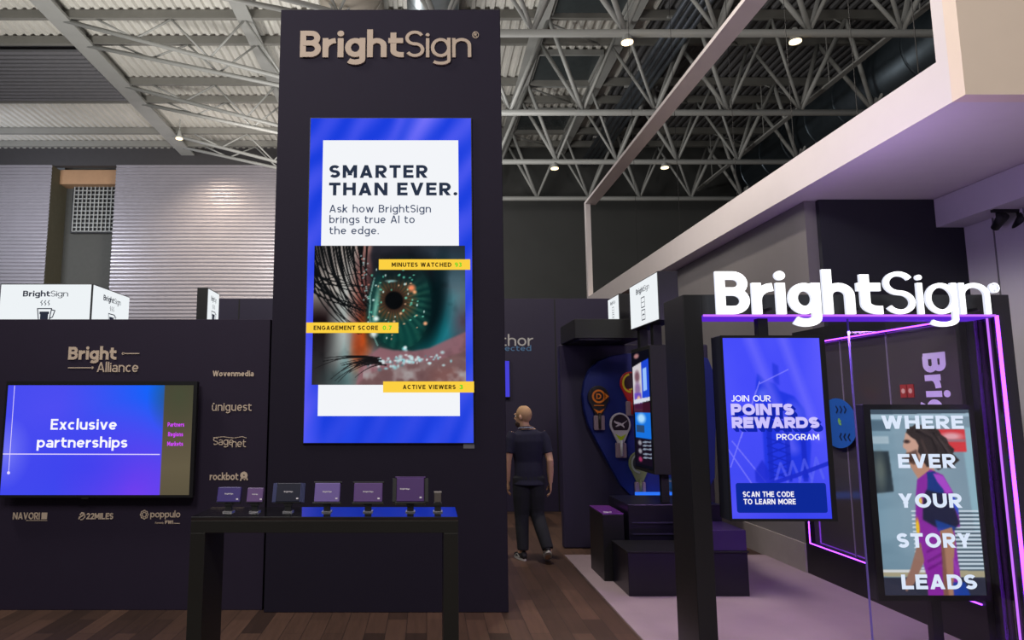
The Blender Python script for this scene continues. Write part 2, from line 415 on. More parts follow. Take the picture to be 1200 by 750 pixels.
PIPE = mat('grey_steel_pipe', (118, 126, 136), .3, .7, var=.15)
SKYL = mat('dark_skylight', (60, 66, 68), .2, var=.2)
CLOTHN = mat('navy_cotton', (30, 30, 54), .9, var=.15, scale=30, bump=.1)
TROUS = mat('black_cotton', (34, 36, 44), .9, var=.15, scale=30, bump=.1)
SKIN = mat('skin', (214, 170, 140), .55, var=.08, scale=14)
WHITE_E = emit('white_light_letters', (255, 255, 255), 1.6)
NEON = emit('violet_neon', (150, 62, 255), 6.0)
NEON2 = emit('dim_violet_neon', (186, 104, 240), 1.3)
CHROME = mat('brushed_aluminium', (176, 174, 178), .3, .8, var=.08)

def wood():
    m = bpy.data.materials.new('dark_wood_planks'); m.use_nodes = True; nt = m.node_tree; b = nt.nodes['Principled BSDF']
    tc = nt.nodes.new('ShaderNodeTexCoord'); mp = nt.nodes.new('ShaderNodeMapping'); mp.inputs['Rotation'].default_value = (0, 0, rad(90))
    br = nt.nodes.new('ShaderNodeTexBrick'); br.inputs['Scale'].default_value = 1; br.offset = .37; br.squash = 1
    br.inputs['Brick Width'].default_value = .92; br.inputs['Row Height'].default_value = .16; br.inputs['Mortar Size'].default_value = .0025
    br.inputs['Color1'].default_value = (*lin((98, 73, 60)), 1); br.inputs['Color2'].default_value = (*lin((58, 42, 35)), 1); br.inputs['Mortar'].default_value = (*lin((40, 30, 26)), 1)
    nz = nt.nodes.new('ShaderNodeTexNoise'); nz.inputs['Scale'].default_value = 3; nz.inputs['Detail'].default_value = 6
    m2 = nt.nodes.new('ShaderNodeMapping'); m2.inputs['Scale'].default_value = (9, .8, 1)
    mx = nt.nodes.new('ShaderNodeMix'); mx.data_type = 'RGBA'; mx.blend_type = 'MULTIPLY'; mx.inputs[0].default_value = .75
    rp = nt.nodes.new('ShaderNodeValToRGB'); rp.color_ramp.elements[0].color = (.45, .45, .45, 1); rp.color_ramp.elements[1].color = (1.3, 1.25, 1.2, 1)
    L = nt.links.new
    L(tc.outputs['Object'], mp.inputs[0]); L(mp.outputs[0], br.inputs[0]); L(tc.outputs['Object'], m2.inputs[0]); L(m2.outputs[0], nz.inputs[0])
    L(nz.outputs[0], rp.inputs[0]); L(br.outputs[0], mx.inputs[6]); L(rp.outputs[0], mx.inputs[7]); L(mx.outputs[2], b.inputs['Base Color'])
    b.inputs['Roughness'].default_value = .5; return m
CARPET = mat('pale_mauve_carpet', (150, 132, 140), .95, var=.12, scale=3, bump=.4, bscale=220)

# ------------------------------------------------------------------ the hall
fl = MB().box(-26, 26, -14, 30, -.2, 0).build('floor', wood()); tag(fl, 'dark brown wood plank floor of the exhibition hall', 'floor', kind='structure')
cp = MB().box(1.62, 4.6, -6, 8.26, 0, .012).build('floor', CARPET); tag(cp, 'pale mauve carpet laid beyond the wood floor under the black portal', 'carpet', kind='structure')

def deck(name, x0, x1, y0, y1, z, pitch, m, along='y'):
    b = MB(); prof = []; t = x0 if along == 'y' else y0; end = x1 if along == 'y' else y1; dz = pitch * .28
    while t < end:
        prof += [(t, 0), (t + pitch * .36, 0), (t + pitch * .5, dz), (t + pitch * .86, dz)]; t += pitch
    v = []
    for q, d_ in prof:
        v += [(q, y0, z + d_), (q, y1, z + d_)] if along == 'y' else [(x0, q, z + d_), (x1, q, z + d_)]
    return b.add(v, [(2 * i, 2 * i + 1, 2 * i + 3, 2 * i + 2) for i in range(len(prof) - 1)]).build(name, m)
ROOF = 12.35; TR = (13.8, 17.8, 21.6, 25.6)
tag(deck('ceiling', -30, 6.2, 8, 27.2, ROOF, .26, DECK), 'pale ribbed metal roof deck over the hall', 'ceiling', kind='structure')
tag(deck('ceiling', 6.2, 30, 8, 27.2, ROOF, .26, DECK_SHADE), 'ribbed metal roof deck with shade painted in, beside the pipe run', 'ceiling', kind='structure')
lv = thing('roof_louver', (-17, 20.2, 12), 'grey slatted roof louver panel beside the pale roof deck', 'louver', kind='structure')
b = MB()
for i in range(14):
    y = 18.65 + i * .235
    b.box(-28, -10.15, y, y + .14, 11.98, 12.06)
b.build('slats', mat('grey_louver', (120, 120, 124), .5, .2, var=.1), lv); box('backing', mat('louver_backing', (70, 70, 74), .6), lv, -28, -10.15, 18.6, 22.0, 12.2, 12.24, 0)
bt = thing('roof_beam', (-9.9, 17, 12.2), 'flat pale steel roof beam running away along the ends of the trusses', 'beam', kind='structure')
box('flange', STEEL, bt, -10.15, -9.6, 8, 27, 12.02, 12.10); box('web', STEEL, bt, -9.92, -9.84, 8, 27, 12.1, 12.34)
for x, lb in ((3.1, 'closest to the tall tower'), (5.5, 'between skylights and pipes'), (-4.9, 'over the trusses by the tall tower')):
    r_ = thing('roof_beam', (x, 17, 12.2), 'pale steel roof beam ' + lb, 'beam', kind='structure')
    box('flange', STEEL, r_, x - .2, x + .2, 8, 27, 12.06, 12.12); box('web', STEEL, r_, x - .05, x + .05, 8, 27, 12.12, 12.34)
for i, (y0, y1) in enumerate(((15.3, 17.2), (19.2, 21.2), (23.2, 25.0))):
    sk = thing('roof_skylight', (4.3, y0, 12.2), 'dark square skylight in the roof, %s' % ('nearest the tower top', 'between the second and third trusses', 'farthest, above the dark hall wall')[i], 'skylight', 'dark skylights', kind='structure')
    box('pane', SKYL, sk, 3.4, 5.25, y0, y1, 12.24, 12.28); MB().box(3.34, 3.4, y0, y1, 12.16, 12.34).box(5.25, 5.31, y0, y1, 12.16, 12.34).box(3.34, 5.31, y0 - .06, y0, 12.16, 12.34).box(3.34, 5.31, y1, y1 + .06, 12.16, 12.34).build('curb', STEEL, sk)
TN = ('truss nearest the tower top', 'second truss from the visitor', 'third truss, carrying two lamps', 'farthest truss before the dark wall')
for k, Y in enumerate(TR):
    t = thing('roof_truss', (0, Y, 9.75), 'pale tubular steel roof ' + TN[k], 'truss', 'roof trusses')
    MB().tube([(-.4, Y, 9.75), (22, Y, 9.75)], .085, 12).build('bottom_chord', STEEL, t, True)
    for s_ in (-1, 1):
        yt = Y + s_ * .65
        box('top_chord', PURLIN, t, -28, 24, yt - .065, yt + .065, 12.10, 12.34)
        MB().tube([(-9.9, yt, 12.1), (-.35, Y + s_ * .05, 9.75)], .06, 10).build('end_chord', STEEL, t, True)
        for j in range(4):
            x = -7.9 + 2 * j; f_ = (x + 9.9) / 9.55; p0 = (x, yt + (Y + s_ * .05 - yt) * f_, 12.1 + (9.75 - 12.1) * f_)
            for d_ in (-1, 1): MB().tube([p0, (x + d_ * 1., yt, 12.1)], .03, 8).build('brace', STEEL, t, True)
        for j in range(7):
            x = .3 + 2 * j
            for d_ in (-1, 1): MB().tube([(x, Y, 9.8), (x + d_ * 1., yt, 12.1)], .045 if (j + (d_ > 0)) % 2 else .06, 8).build('brace', STEEL, t, True)
    for j in range(5):
        x = -1 + 4 * j; MB().tube([(x, Y - .65, 12.12), (x + 2, Y + .65, 12.12)], .03, 6).build('brace', STEEL, t, True)
pr = thing('pipe_run', (6.6, 17, 11.4), 'bundle of four grey pipes running under the roof beside the shaded deck', 'pipes')
for j in range(4): MB().tube([(6.3 + j * .2, 8, 11.5), (6.3 + j * .2, 26.6, 11.5)], .075, 12).build('pipe', PIPE, pr, True)
for y in (12.5, 16.2, 20, 24): box('bracket', STEEL, pr, 6.15, 7.05, y, y + .06, 11.575, 11.63); box('hanger', STEEL, pr, 6.58, 6.62, y, y + .04, 11.6, 12.36)
def duct(x, z, r, m, y0, y1, lab):
    d_ = thing('air_duct', (x, y0, z), lab, 'duct')
    MB().tube([(x, y0, z), (x, y1, z)], r, 28).build('shell', m, d_, True)
    for i in range(int((y1 - y0) / 1.5)):
        y = y0 + .4 + i * 1.5; MB().tube([(x, y, z), (x, y + .05, z)], r + .03, 28).build('flange', m, d_, True)
    for i in range(4): y = y0 + 1 + i * (y1 - y0 - 2) / 3; MB().box(x - .015, x + .015, y, y + .03, z + r * .9, ROOF + .05).build('hanger', STEEL, d_)
duct(.15, 11.25, .62, SILVER, 12.6, 25, 'round silver air duct showing above the top of the tower')
duct(-1.75, 11.2, .72, mat('beige_duct', (166, 158, 146), .6, var=.06), 12.6, 25, 'round beige air duct showing above the top of the tower')
duct(13.2, 10.9, 1.0, mat('dark_blue_grey_duct', (74, 84, 92), .4, .7, var=.2), 13, 26.5, 'large dark silvery air duct above the white canopy edge')
rl = thing('cable_tray', (10.9, 17, 10.4), 'thin steel cable tray running beside the large dark air duct', 'cable tray')
MB().box(10.82, 10.98, 13, 26.5, 10.35, 10.40).build('tray', STEEL, rl)
for y in (14, 17.4, 21, 25): MB().box(10.89, 10.91, y, y + .02, 10.4, 12.4).build('hanger', STEEL, rl)

# back of the hall
def cladding(name, x0, x1, z0, z1, Y, lab):
    b = MB(); n = int((z1 - z0) / .15); v = []; prof = []
    for i in range(n + 1):
        z = z0 + (z1 - z0) * i / (n + .5)
        prof += [(Y, z), (Y - .045, z + .05), (Y - .045, z + .095), (Y - .01, z + .135)]
    for y, z in prof: v += [(x0, y, min(z, z1)), (x1, y, min(z, z1))]
    o = b.add(v, [(2 * i, 2 * i + 1, 2 * i + 3, 2 * i + 2) for i in range(len(prof) - 1)]).build(name, SHUT)
    return tag(o, lab, 'wall', kind='structure')
cladding('wall_back', -28, -15.45, 0, 11.6, 27, 'ribbed grey metal wall at the far end, left of the recess with the grille')
cladding('wall_back', -12.8, 1.9, 0, 11.6, 27, 'ribbed grey metal wall behind the tower, lit by a warm lamp')
wb = MB().box(1.9, 30, 26.95, 27.2, 0, 12.6).build('wall_back', DARKW); tag(wb, 'plain dark hall wall behind the white canopy frame', 'wall', kind='structure')
wu = MB().box(-28, 1.9, 27.05, 27.3, 11.6, 12.6).build('wall_back', mat('dark_wall_band', (56, 54, 56), .7)); tag(wu, 'dark band of wall between ribbed cladding and roof', 'wall', kind='structure')
rc = thing('wall_recess', (-14, 28.2, 0), 'dark recess between the two ribbed metal walls', 'recess', kind='structure')
box('back_panel', mat('recess_dark', (70, 70, 66), .8), rc, -15.6, -12.6, 28.2, 28.4, 0, 12.4)
box('side_panel', mat('recess_olive', (96, 92, 76), .8), rc, -15.6, -15.45, 27.0, 28.2, 0, 11.6)
box('side_panel', mat('recess_olive', (96, 92, 76), .8), rc, -12.8, -12.65, 27.0, 28.2, 0, 11.6)
box('header', mat('tan_header', (160, 124, 92), .7), rc, -15.45, -12.8, 27.6, 28.2, 11.0, 11.62)
gr = thing('wall_grille', (-14, 27.9, 9.2), 'square dark ventilation grille high in the wall recess', 'grille')
b = MB()
for i in range(13): x = -15.0 + i * .175; b.box(x, x + .035, 27.95, 28.0, 9.05, 11.0)
for i in range(12): z = 9.05 + i * .177; b.box(-15.0, -12.85, 27.97, 28.02, z, z + .035)
b.build('lattice', STEEL, gr); MB().box(-15.1, -12.8, 28.05, 28.15, 9.0, 11.0).build('backing', BLACKM, gr)

WARM = emit('warm_lamp', (255, 226, 180), 3.)
def highbay(u, v, Y, lab, power, ztop, aim=None):
    x, z = at(u, v, Y)
    t = thing('high_bay_lamp', (x, Y, z), lab, 'lamp', 'high bay lamps')
    MB().lathe([(.04, z + .30), (.06, z + .28), (.08, z + .14), (.13, z + .02), (.13, z)], (x, Y, 0), 20).build('housing', STEEL, t, True)
    MB().lathe([(.125, z - .004), (.125, z - .03), (.07, z - .05)], (x, Y, 0), 20).build('lens', WARM, t, True)
    MB().tube([(x, Y, z + .28), (x, Y, ztop)], .02, 8).build('stem', STEEL, t)
    l = bpy.data.lights.new('lamp_light', 'SPOT'); l.energy = power; l.spot_size = rad(120); l.spot_blend = 1.; l.color = (1, .82, .62); l.shadow_soft_size = .2
    o = bpy.data.objects.new('lamp_light', l); COL.objects.link(o); o.location = (x, Y, z - .1)
    if aim: o.rotation_euler = (Vector(aim) - o.location).to_track_quat('-Z', 'Y').to_euler()
highbay(735, 49, 13.8, 'glowing lamp under the nearest truss, between pipe run and white canopy rail', 500, 9.7)
highbay(932, 48, 13.9, 'glowing lamp alone in the dark roof right of the white canopy rail', 200, 9.9)
highbay(650, 197, 21.6, 'glowing lamp on the third truss, left of the white canopy rail', 350, 9.7)
highbay(779, 196, 21.6, 'glowing lamp on the third truss, right of the white canopy rail', 200, 9.7)
highbay(210, 162, 24.2, 'glowing lamp in front of the ribbed metal wall beside the tower', 1300, 12.41, (-7.6, 27.2, 4.5))

# ------------------------------------------------------------------ tower with the tall display
TY = 6.05
tw = thing('display_tower', (-.35, TY + .4, 0), 'tall dark aubergine tower wall with a tan company name at its top', 'tower')
box('body', AUB2, tw, -1.39, .70, TY, TY + .8, 0, 5.5, .006)
x0, x1, z0, z1 = rect(352, 37, 552, 68, TY)
letters('lettering', 'BrightSign', TAN2, tw, (x0, TY, z0), (1, 0, 0), (0, 0, 1), x1 - x0, z1 - z0, w=.19, track=.05, thin=.108, thin_from=6, thick=.015)
letters('trademark', '®', TAN2, tw, (x1 + .01, TY, z0 + .075), (1, 0, 0), (0, 0, 1), .066, (z1 - z0) * .70, thick=.006)
x0, x1, z0, z1 = rect(543, 519.5, 556, 525.5, TY)
box('label_plate', CHROME, tw, x0, x1, TY - .004, TY, z0, z1, 0)

LY = 6.03
led = thing('led_display', (-.33, TY - .03, 1.42), 'tall bright blue screen with an eye picture on the tower', 'screen')
X0, X1, Z0, Z1 = -1.079, .411, 1.427, 4.405
box('housing', BLACKM, led, X0 - .008, X1 + .008, LY + .004, TY, Z0 - .008, Z1 + .008, 0)
c = Canvas(110, 220, (28, 62, 222))
dg = c.X * .85 + c.Y * 2 * .55; n1 = c.noise(3, 3, 3)
st_ = .5 + .5 * np.sin(dg * 34 + 6 * n1 + 3 * c.noise(2, 2, 9, 2))
c.mix(np.clip(st_ * .55 * (1 - c.Y * .55) * (.35 + n1), 0, .8), (116, 108, 252))
c.mix(np.clip((.16 - np.abs(c.X - .68 + (c.Y - .03) * 1.2)) / .2, 0, 1) * np.clip(1 - c.Y * 5, 0, 1) * .75, (140, 128, 255))
c.mix(np.clip(.12 - c.X, 0, 1) / .12 * np.clip((c.Y - .25) * 2, 0, 1) * .8, (104, 96, 250))
c.mix(np.clip(c.X - .8, 0, 1) * 2 * np.clip(c.noise(2, 5, 21) - .35, 0, 1), (140, 130, 255))
c.mix(np.clip(c.Y - .84, 0, 1) * 5 * np.clip(np.sin(c.X * 26 + c.Y * 20), 0, 1) * .35, (60, 90, 250))
c.build('screen', led, (X0, LY, Z0), (1, 0, 0), (0, 0, 1), X1 - X0, Z1 - Z0)
x0, x1, z0, z1 = rect(375.5, 164.5, 538, 487.5, LY)
card = flat('white_card', emit('screen_white', (243, 245, 249)), led, x0, x1, z0, z1, LY - .002)
INK = emit('screen_ink', (42, 52, 72)); INK2 = emit('screen_ink_soft', (66, 78, 104))
TYY = LY - .004
text_px('lettering', 'SMARTER', INK, card, 386, 193.5, 501, 208.5, TYY, w=.225, track=.17)
text_px('lettering', 'THAN EVER.', INK, card, 385.5, 214, 536, 229, TYY, w=.225, track=.17)
text_px('lettering', 'Ask how BrightSign', INK2, card, 386, 240, 505, 249, TYY, w=.135, track=.13)
text_px('lettering', 'brings true AI to', INK2, card, 386, 252.5, 486, 261.5, TYY, w=.135, track=.13)
text_px('lettering', 'the edge.', INK2, card, 386, 265.5, 444, 274.5, TYY, w=.135, track=.13)
# the eye photograph
c = Canvas(214, 196, (140, 126, 124)); N1 = c.noise(5, 5, 1, 4); N2 = c.noise(14, 14, 2, 3); N3 = c.noise(3, 8, 5, 3)
c.ell(.12, .22, .28, .36, (176, 168, 160), .7, .9); c.mix(np.clip(.8 - N3 * 1.4, 0, 1) * .55, (84, 72, 74))
c.ell(.04, .66, .17, .24, (26, 16, 18), .45); c.ell(.02, .90, .22, .20, (40, 40, 42), .6, .9); c.ell(.02, .04, .10, .14, (40, 38, 40), .8, .7)
c.ell(.215, .58, .075, .30, (190, 204, 200), .8, .85, 6); c.ell(.26, .86, .06, .20, (130, 190, 192), .8, .75, 12); c.ell(.17, .97, .09, .08, (52, 72, 74), .7, .7)
c.ell(.33, .42, .065, .36, (128, 52, 38), .8, .95, 4); c.ell(.335, .66, .045, .15, (220, 88, 28), .9, .95, 14); c.ell(.30, .72, .03, .10, (150, 60, 30), .8, .7); c.ell(.345, .22, .045, .16, (150, 96, 96), .8, .7)
c.poly([(.40, -.1), (1.1, -.1), (1.1, .26), (.8, .22), (.6, .20), (.48, .28), (.40, .24), (.37, .08)], (34, 34, 42), .97, 9)
c.ell(.78, .10, .32, .08, (58, 62, 72), .8, .5); c.ell(.43, .24, .06, .05, (110, 66, 70), .9, .6)
c.ell(.93, .50, .34, .42, (40, 70, 84), .4, 1, -14); c.ell(.95, .42, .10, .18, (104, 124, 132), .9, .9); c.ell(.80, .60, .10, .17, (16, 138, 150), .9, .95, 28); c.ell(.72, .70, .07, .06, (18, 150, 158), .9, .9, 20); c.ell(.98, .55, .06, .10, (84, 62, 76), .9, .8)
c.ell(.60, .43, .26, .36, (6, 12, 16), .22, 1, 8); c.ell(.575, .43, .212, .335, (14, 52, 50), .10, 1, 6)
ang = np.arctan2((c.Y - .40) * c.asp, c.X - .53); rr = np.hypot(c.X - .53, (c.Y - .40) * c.asp)
ir = .5 + .5 * np.sin(ang * 30 + 7 * N1)
c.mix((rr < .32) * (rr > .06) * (((c.X - .575) / .2) ** 2 + ((c.Y - .43) / .32) ** 2 < 1) * ir * .34 * np.clip((c.Y - .18) * 6, 0, 1), (60, 128, 104))
c.ell(.60, .66, .14, .10, (12, 70, 64), .8, .6); c.mix(np.clip((.17 - rr) / .06, 0, 1) * .85 * (.45 + .55 * ir), (104, 66, 40)); c.mix(np.clip((.10 - rr) / .03, 0, 1) * .7, (56, 34, 28))
c.mix(np.clip((.066 - rr) / .012, 0, 1), (10, 12, 14)); c.ell(.57, .17, .20, .09, (24, 24, 30), .8, .85)
c.ell(.395, .44, .035, .22, (20, 60, 60), .5, .8, 6); c.ell(.41, .46, .014, .12, (140, 220, 196), .8, .7, 8); c.line([(.40, .24), (.375, .36), (.37, .50), (.385, .62), (.425, .72)], .005, (120, 170, 160), .7)
c.ell(.80, .40, .045, .26, (6, 24, 28), .8, .9, 10)
for i in range(70):
    a = random.uniform(0, 6.28); r = random.uniform(.07, .22); x, y = .53 + r * math.cos(a), .41 + r * math.sin(a) / c.asp * 1.15
    if .36 < x < .8: c.ell(x, y, random.uniform(.003, .008), random.uniform(.003, .008), random.choice([(220, 250, 245), (120, 220, 190), (240, 190, 150), (90, 200, 170)]), .6, .9)
for x, y, r, q in ((.645, .31, .022, (250, 140, 96)), (.665, .34, .012, (250, 170, 120)), (.60, .745, .014, (150, 235, 240)), (.735, .565, .012, (255, 176, 130)), (.61, .76, .01, (170, 230, 230)), (.40, .64, .022, (235, 245, 240)), (.415, .53, .016, (240, 255, 250)), (.605, .735, .010, (235, 240, 240))):
    c.ell(x, y, r, r, q, .6, .95)
c.ell(.51, .26, .03, .008, (170, 220, 220), .6, .8); c.ell(.61, .80, .008, .01, (210, 220, 215), .6)
c.poly([(.36, .80), (.44, .735), (.53, .755), (.66, .76), (.76, .74), (.88, .68), (1.05, .60), (1.05, 1.05), (.28, 1.05), (.31, .88)], (142, 98, 106), .93, 4)
c.poly([(.36, .92), (.56, .86), (.8, .83), (1.05, .74), (1.05, 1.05), (.26, 1.05)], (112, 86, 86), .85, 7)
c.mix(np.clip((c.Y - .80) * 9, 0, 1) * np.clip(N2 * 2.2 - .95, 0, 1) * (c.X > .33), (196, 190, 190)); c.mix(np.clip((c.Y - .82) * 9, 0, 1) * np.clip(.9 - N2 * 2, 0, 1) * (c.X > .3) * .7, (92, 62, 64))
c.mix(np.clip((c.Y - .72) * 5, 0, 1) * np.clip((c.X - .72) * 5, 0, 1) * np.clip(1.1 - N1 * 1.6, 0, 1) * .6, (168, 96, 78))
for i in range(80):
    x = random.gauss(.60, .15); y = .835 - (x - .55) * .12 + random.gauss(0, .022)
    if .36 < x < .95: c.ell(x, y, random.uniform(.004, .013), random.uniform(.004, .013), random.choice([(190, 232, 235), (150, 215, 222), (220, 225, 228), (90, 120, 126)]), .7, .8)
for i in range(48):
    t = i / 47; x, y = (-.02 + .36 * t + random.gauss(0, .015), -.03) if i % 3 else (-.02, .04 + .30 * random.random())
    ex, ey = .30 + .02 * math.sin(i) + .07 * t, .30 + .42 * (1 - t) * random.uniform(.35, 1) + .02
    if t > .6: ex, ey = .36 + random.gauss(0, .02), .16 + random.uniform(0, .3)
    ey = min(ey, .64); mx_, my_ = x + .30 * (ex - x) - .02, y + .72 * (ey - y)
    pts = [((1 - q) ** 2 * ex + 2 * q * (1 - q) * mx_ + q * q * x, (1 - q) ** 2 * ey + 2 * q * (1 - q) * my_ + q * q * y) for q in np.linspace(0, 1, 9)]
    c.line(pts[::-1], random.uniform(.0045, .0085), (14, 16, 18), .95, .5, .3)
for i in range(26): c.ell(random.gauss(.335, .02), random.uniform(.03, .40), .005, .005, random.choice([(190, 214, 214), (238, 150, 130), (150, 190, 190)]), .7, .8)
for i in range(17):
    t = i / 16; x, y = .40 + .04 * t + random.gauss(0, .03), .80 + .06 * t
    ex, ey = .06 + .22 * t + random.gauss(0, .03), .84 + .17 * random.random() - .06 * (t < .3)
    pts = [((1 - q) ** 2 * x + 2 * q * (1 - q) * (x * .55 + ex * .45) + q * q * ex, (1 - q) ** 2 * y + 2 * q * (1 - q) * (min(y, ey) - .02) + q * q * ey) for q in np.linspace(0, 1, 9)]
    c.line(pts, .0055, (22, 20, 22), .85, .5, .25)
c.mix(np.clip(N2 * 1.8 - 1, 0, 1) * .25, (0, 0, 0))
x0, x1, z0, z1 = rect(367, 288, 545.5, 451, LY)
c.build('eye_picture', led, (x0, LY - .003, z0), (1, 0, 0), (0, 0, 1), x1 - x0, z1 - z0)
YEL = emit('screen_yellow', (252, 208, 66)); GRN = emit('screen_green', (84, 214, 40)); INK3 = emit('screen_brown', (60, 44, 20))
for (u0, v0, u1, v1), (s1, a0, a1), (s2, b0, b1) in (((444, 304, 551, 316.3), ('MINUTES WATCHED', 459, 529), ('93', 533, 541)), ((359, 378, 467, 390.3), ('ENGAGEMENT SCORE', 367.5, 443), ('0.7', 448.5, 459)), ((449, 447, 555.5, 460), ('ACTIVE VIEWERS', 472, 534), ('3', 538, 542.5))):
    x0, x1, z0, z1 = rect(u0, v0, u1, v1, LY); br = flat('caption_bar', YEL, led, x0, x1, z0, z1, LY - .006); vm = (v0 + v1) / 2
    text_px('lettering', s1, INK3, br, a0, vm - 2.6, a1, vm + 2.6, LY - .008, w=.22, track=.17); text_px('lettering', s2, GRN, br, b0, vm - 2.6, b1, vm + 2.6, LY - .008, w=.2, track=.17)

# ------------------------------------------------------------------ partner wall with television
WY = 6.12
pw = thing('display_wall', (-3.2, WY + .08, 0), 'low dark aubergine stand wall with tan partner names and a television', 'wall panel')
box('panel', AUB, pw, -5.4, -1.42, WY, WY + .16, 0, 2.53, .004)
box('seam_strip', BLACKM, pw, -1.42, -1.392, WY + .05, WY + .12, 0, 2.5, 0)
def tan(s, u0, vt, u1, vb, name='lettering', m=TAN, Y=WY, par=pw, **k): return text_px(name, s, m, par, u0, vt, u1, vb, Y, thick=.006, **k)
def tan_path(name, paths, Y=WY, par=pw, m=TAN, w=1.2):
    """strokes given in pixels on the wall"""
    b = MB()
    for pts, wd_ in paths:
        q = [at(u, v, Y) for u, v in pts]; ww = wd_ * Y / FPX
        for poly in stroke(q, ww):
            if Vector((poly[1][0] - poly[0][0], poly[1][1] - poly[0][1])).cross(Vector((poly[2][0] - poly[0][0], poly[2][1] - poly[0][1]))) < 0: poly = poly[::-1]
            b.prism(poly, Y - .006, Y)
    return b.build(name, m, par)
tan('Bright', 80.5, 406.5, 137, 421.5, w=.22, track=.06); tan('Alliance', 114, 424.5, 162.5, 436, w=.13, track=.09)
circ = lambda u, v, r, n=20: [(u + r * math.cos(2 * math.pi * i / n), v + r * math.sin(2 * math.pi * i / n)) for i in range(n + 1)]
tan_path('logo_line', [([(144, 414.3), (163.5, 414.3)], 1.1), (circ(144.5, 414.3, .7), 1.4), ([(80, 431), (108, 431)], 1.1), (circ(108.5, 431, .7), 1.4)])
tan('Wovenmedia', 249.5, 434.5, 297.5, 441, w=.2, track=.09); tan('uniguest', 248.5, 472.5, 295, 481.5, w=.13, track=.12, xh=.8)
tan_path('logo_mark', [(circ(250.6, 473, .5), 1.0)])
tan('Sage', 250, 512.5, 274, 521.5, w=.11, track=.05); tan('net', 272, 514.5, 288.5, 524, w=.1, track=.06)
tan_path('logo_mark', [([(250, 512.8), (262, 511.8), (275, 513.5)], .7), ([(274, 513.4), (284, 511.6), (289, 513.2)], .7)])
tan('rockbot', 246, 554, 279.5, 562.5, w=.17, track=.06)
tan_path('logo_mark', [(circ(286, 557, 2.6), 3.2), ([(283, 560), (282, 563.5)], 1.4), ([(286, 560), (287, 562.5)], 1.4), ([(289, 559.5), (290, 562.8)], 1.4)])
tan('NAVORI', 15.5, 600.5, 47, 608.5, w=.17, track=.08)
tan_path('logo_mark', [([(49, 604.5), (55.5, 604.5)], 7.2), ([(31, 609.9), (55.5, 609.9)], .6)])
tan('22MILES', 101.5, 601.2, 133, 608.4, w=.2, track=.08)
tan_path('logo_mark', [([(94, 603.5), (96, 600.8), (98.5, 601.5), (97.5, 604), (93.5, 606), (92.8, 608.4)], 1.5), ([(99.6, 602.5), (99.6, 606), (97, 608.8), (94.5, 608.9)], 1.1)])
tan('poppulo', 176.5, 598.5, 211.5, 606.2, w=.14, track=.08)
tan_path('logo_mark', [(circ(169.3 + 3.4 * math.cos(a * math.pi / 4), 603 + 3.8 * math.sin(a * math.pi / 4), 1.3, 10), .8) for a in range(8)])
tan('Formerly', 182, 611.6, 192, 613.6, w=.14, track=.1); tan('FWi', 193.5, 609.8, 203, 613.8, w=.24, track=.1); tan_path('logo_line', [([(203.5, 613), (211, 613.4)], .6)])

tv = thing('wall_television', (-3., WY, 1.2), 'wide wall television showing blue titles on the low stand wall', 'television')
VY = 6.03
X0, X1, Z0, Z1 = rect(3, 447, 228.8, 583, VY)
b = MB().box(X0, X1, VY, VY + .05, Z0, Z1); b.build('cabinet', BLACKM, tv, bevel=.006)
x0, x1, z0, z1 = rect(5, 451.5, 224.5, 580, VY)
MB().box(X0, X1, VY - .008, VY, z1, Z1).box(X0, X1, VY - .008, VY, Z0, z0).box(X0, x0, VY - .008, VY, z0, z1).box(x1, X1, VY - .008, VY, z0, z1).build('bezel', BLACK, tv)
MB().box(-2.99, -2.93, VY - .01, VY + .02, Z0 - .012, Z0).build('sensor', BLACK, tv)
MB().box(-3.4, -2.6, VY + .05, WY, Z0 + .25, Z1 - .25).build('wall_bracket', BLACKM, tv)
c = Canvas(170, 100, (64, 74, 238)); 
c.mix(np.clip((c.X - .3) * 1.6, 0, 1) * np.clip(1.05 - c.Y * 1.3, 0, 1), (0, 110, 255)); c.ell(.70, .98, .22, .45, (150, 60, 240), .9, .75)
c.ell(.25, .25, .3, .5, (86, 80, 244), .9, .6); c.ell(.02, .62, .07, .17, (170, 170, 255), .95, .55); c.ell(.45, .75, .3, .3, (56, 62, 236), .9, .6)
m_ = c.X > .842
brown = np.array((88, 80, 62)) / 255. * (1.12 - .35 * np.abs(c.Y - .75)[..., None]) * np.ones((1, 1, 3)); c.mix(m_ * 1., brown)
c.ell(.92, .1, .09, .2, (70, 76, 56), .9, .8 ); 
c.a[:, :143] = np.where(m_[:, :143, None], c.a[:, :143], c.a[:, :143])
sc_ = c.build('screen', tv, (x0, VY - .002, z0), (1, 0, 0), (0, 0, 1), x1 - x0, z1 - z0)
SW = emit('screen_text_white', (250, 248, 255)); VI = emit('screen_text_violet', (214, 70, 255))
text_px('lettering', 'Exclusive', SW, sc_, 59.5, 491, 137, 503.5, VY - .004, w=.17, track=.1)
text_px('lettering', 'partnerships', SW, sc_, 43.5, 512, 149.5, 524.5, VY - .004, w=.17, track=.09)
for s_, u0, u1, v in (('Partners', 196.5, 216, 495), ('Regions', 197, 214.5, 506.3), ('Markets', 196, 214.5, 517.5)): text_px('lettering', s_, VI, sc_, u0, v, u1, v + 5, VY - .004, w=.2, track=.1)
b = MB()
for q, w_ in (([at(2, 532, VY), at(187.5, 532.5, VY)], 1.1), ([at(17.5, 452, VY), at(10.5, 552, VY)], .7), ([at(*p, VY) for p in circ(10.3, 554, .9)], 1.8)):
    for poly in stroke(q, w_ * VY / FPX): b.add([(x, VY - .004, z) for x, z in poly], [tuple(range(len(poly)))])
b.build('graphic_lines', emit('screen_line', (226, 214, 255)), sc_)

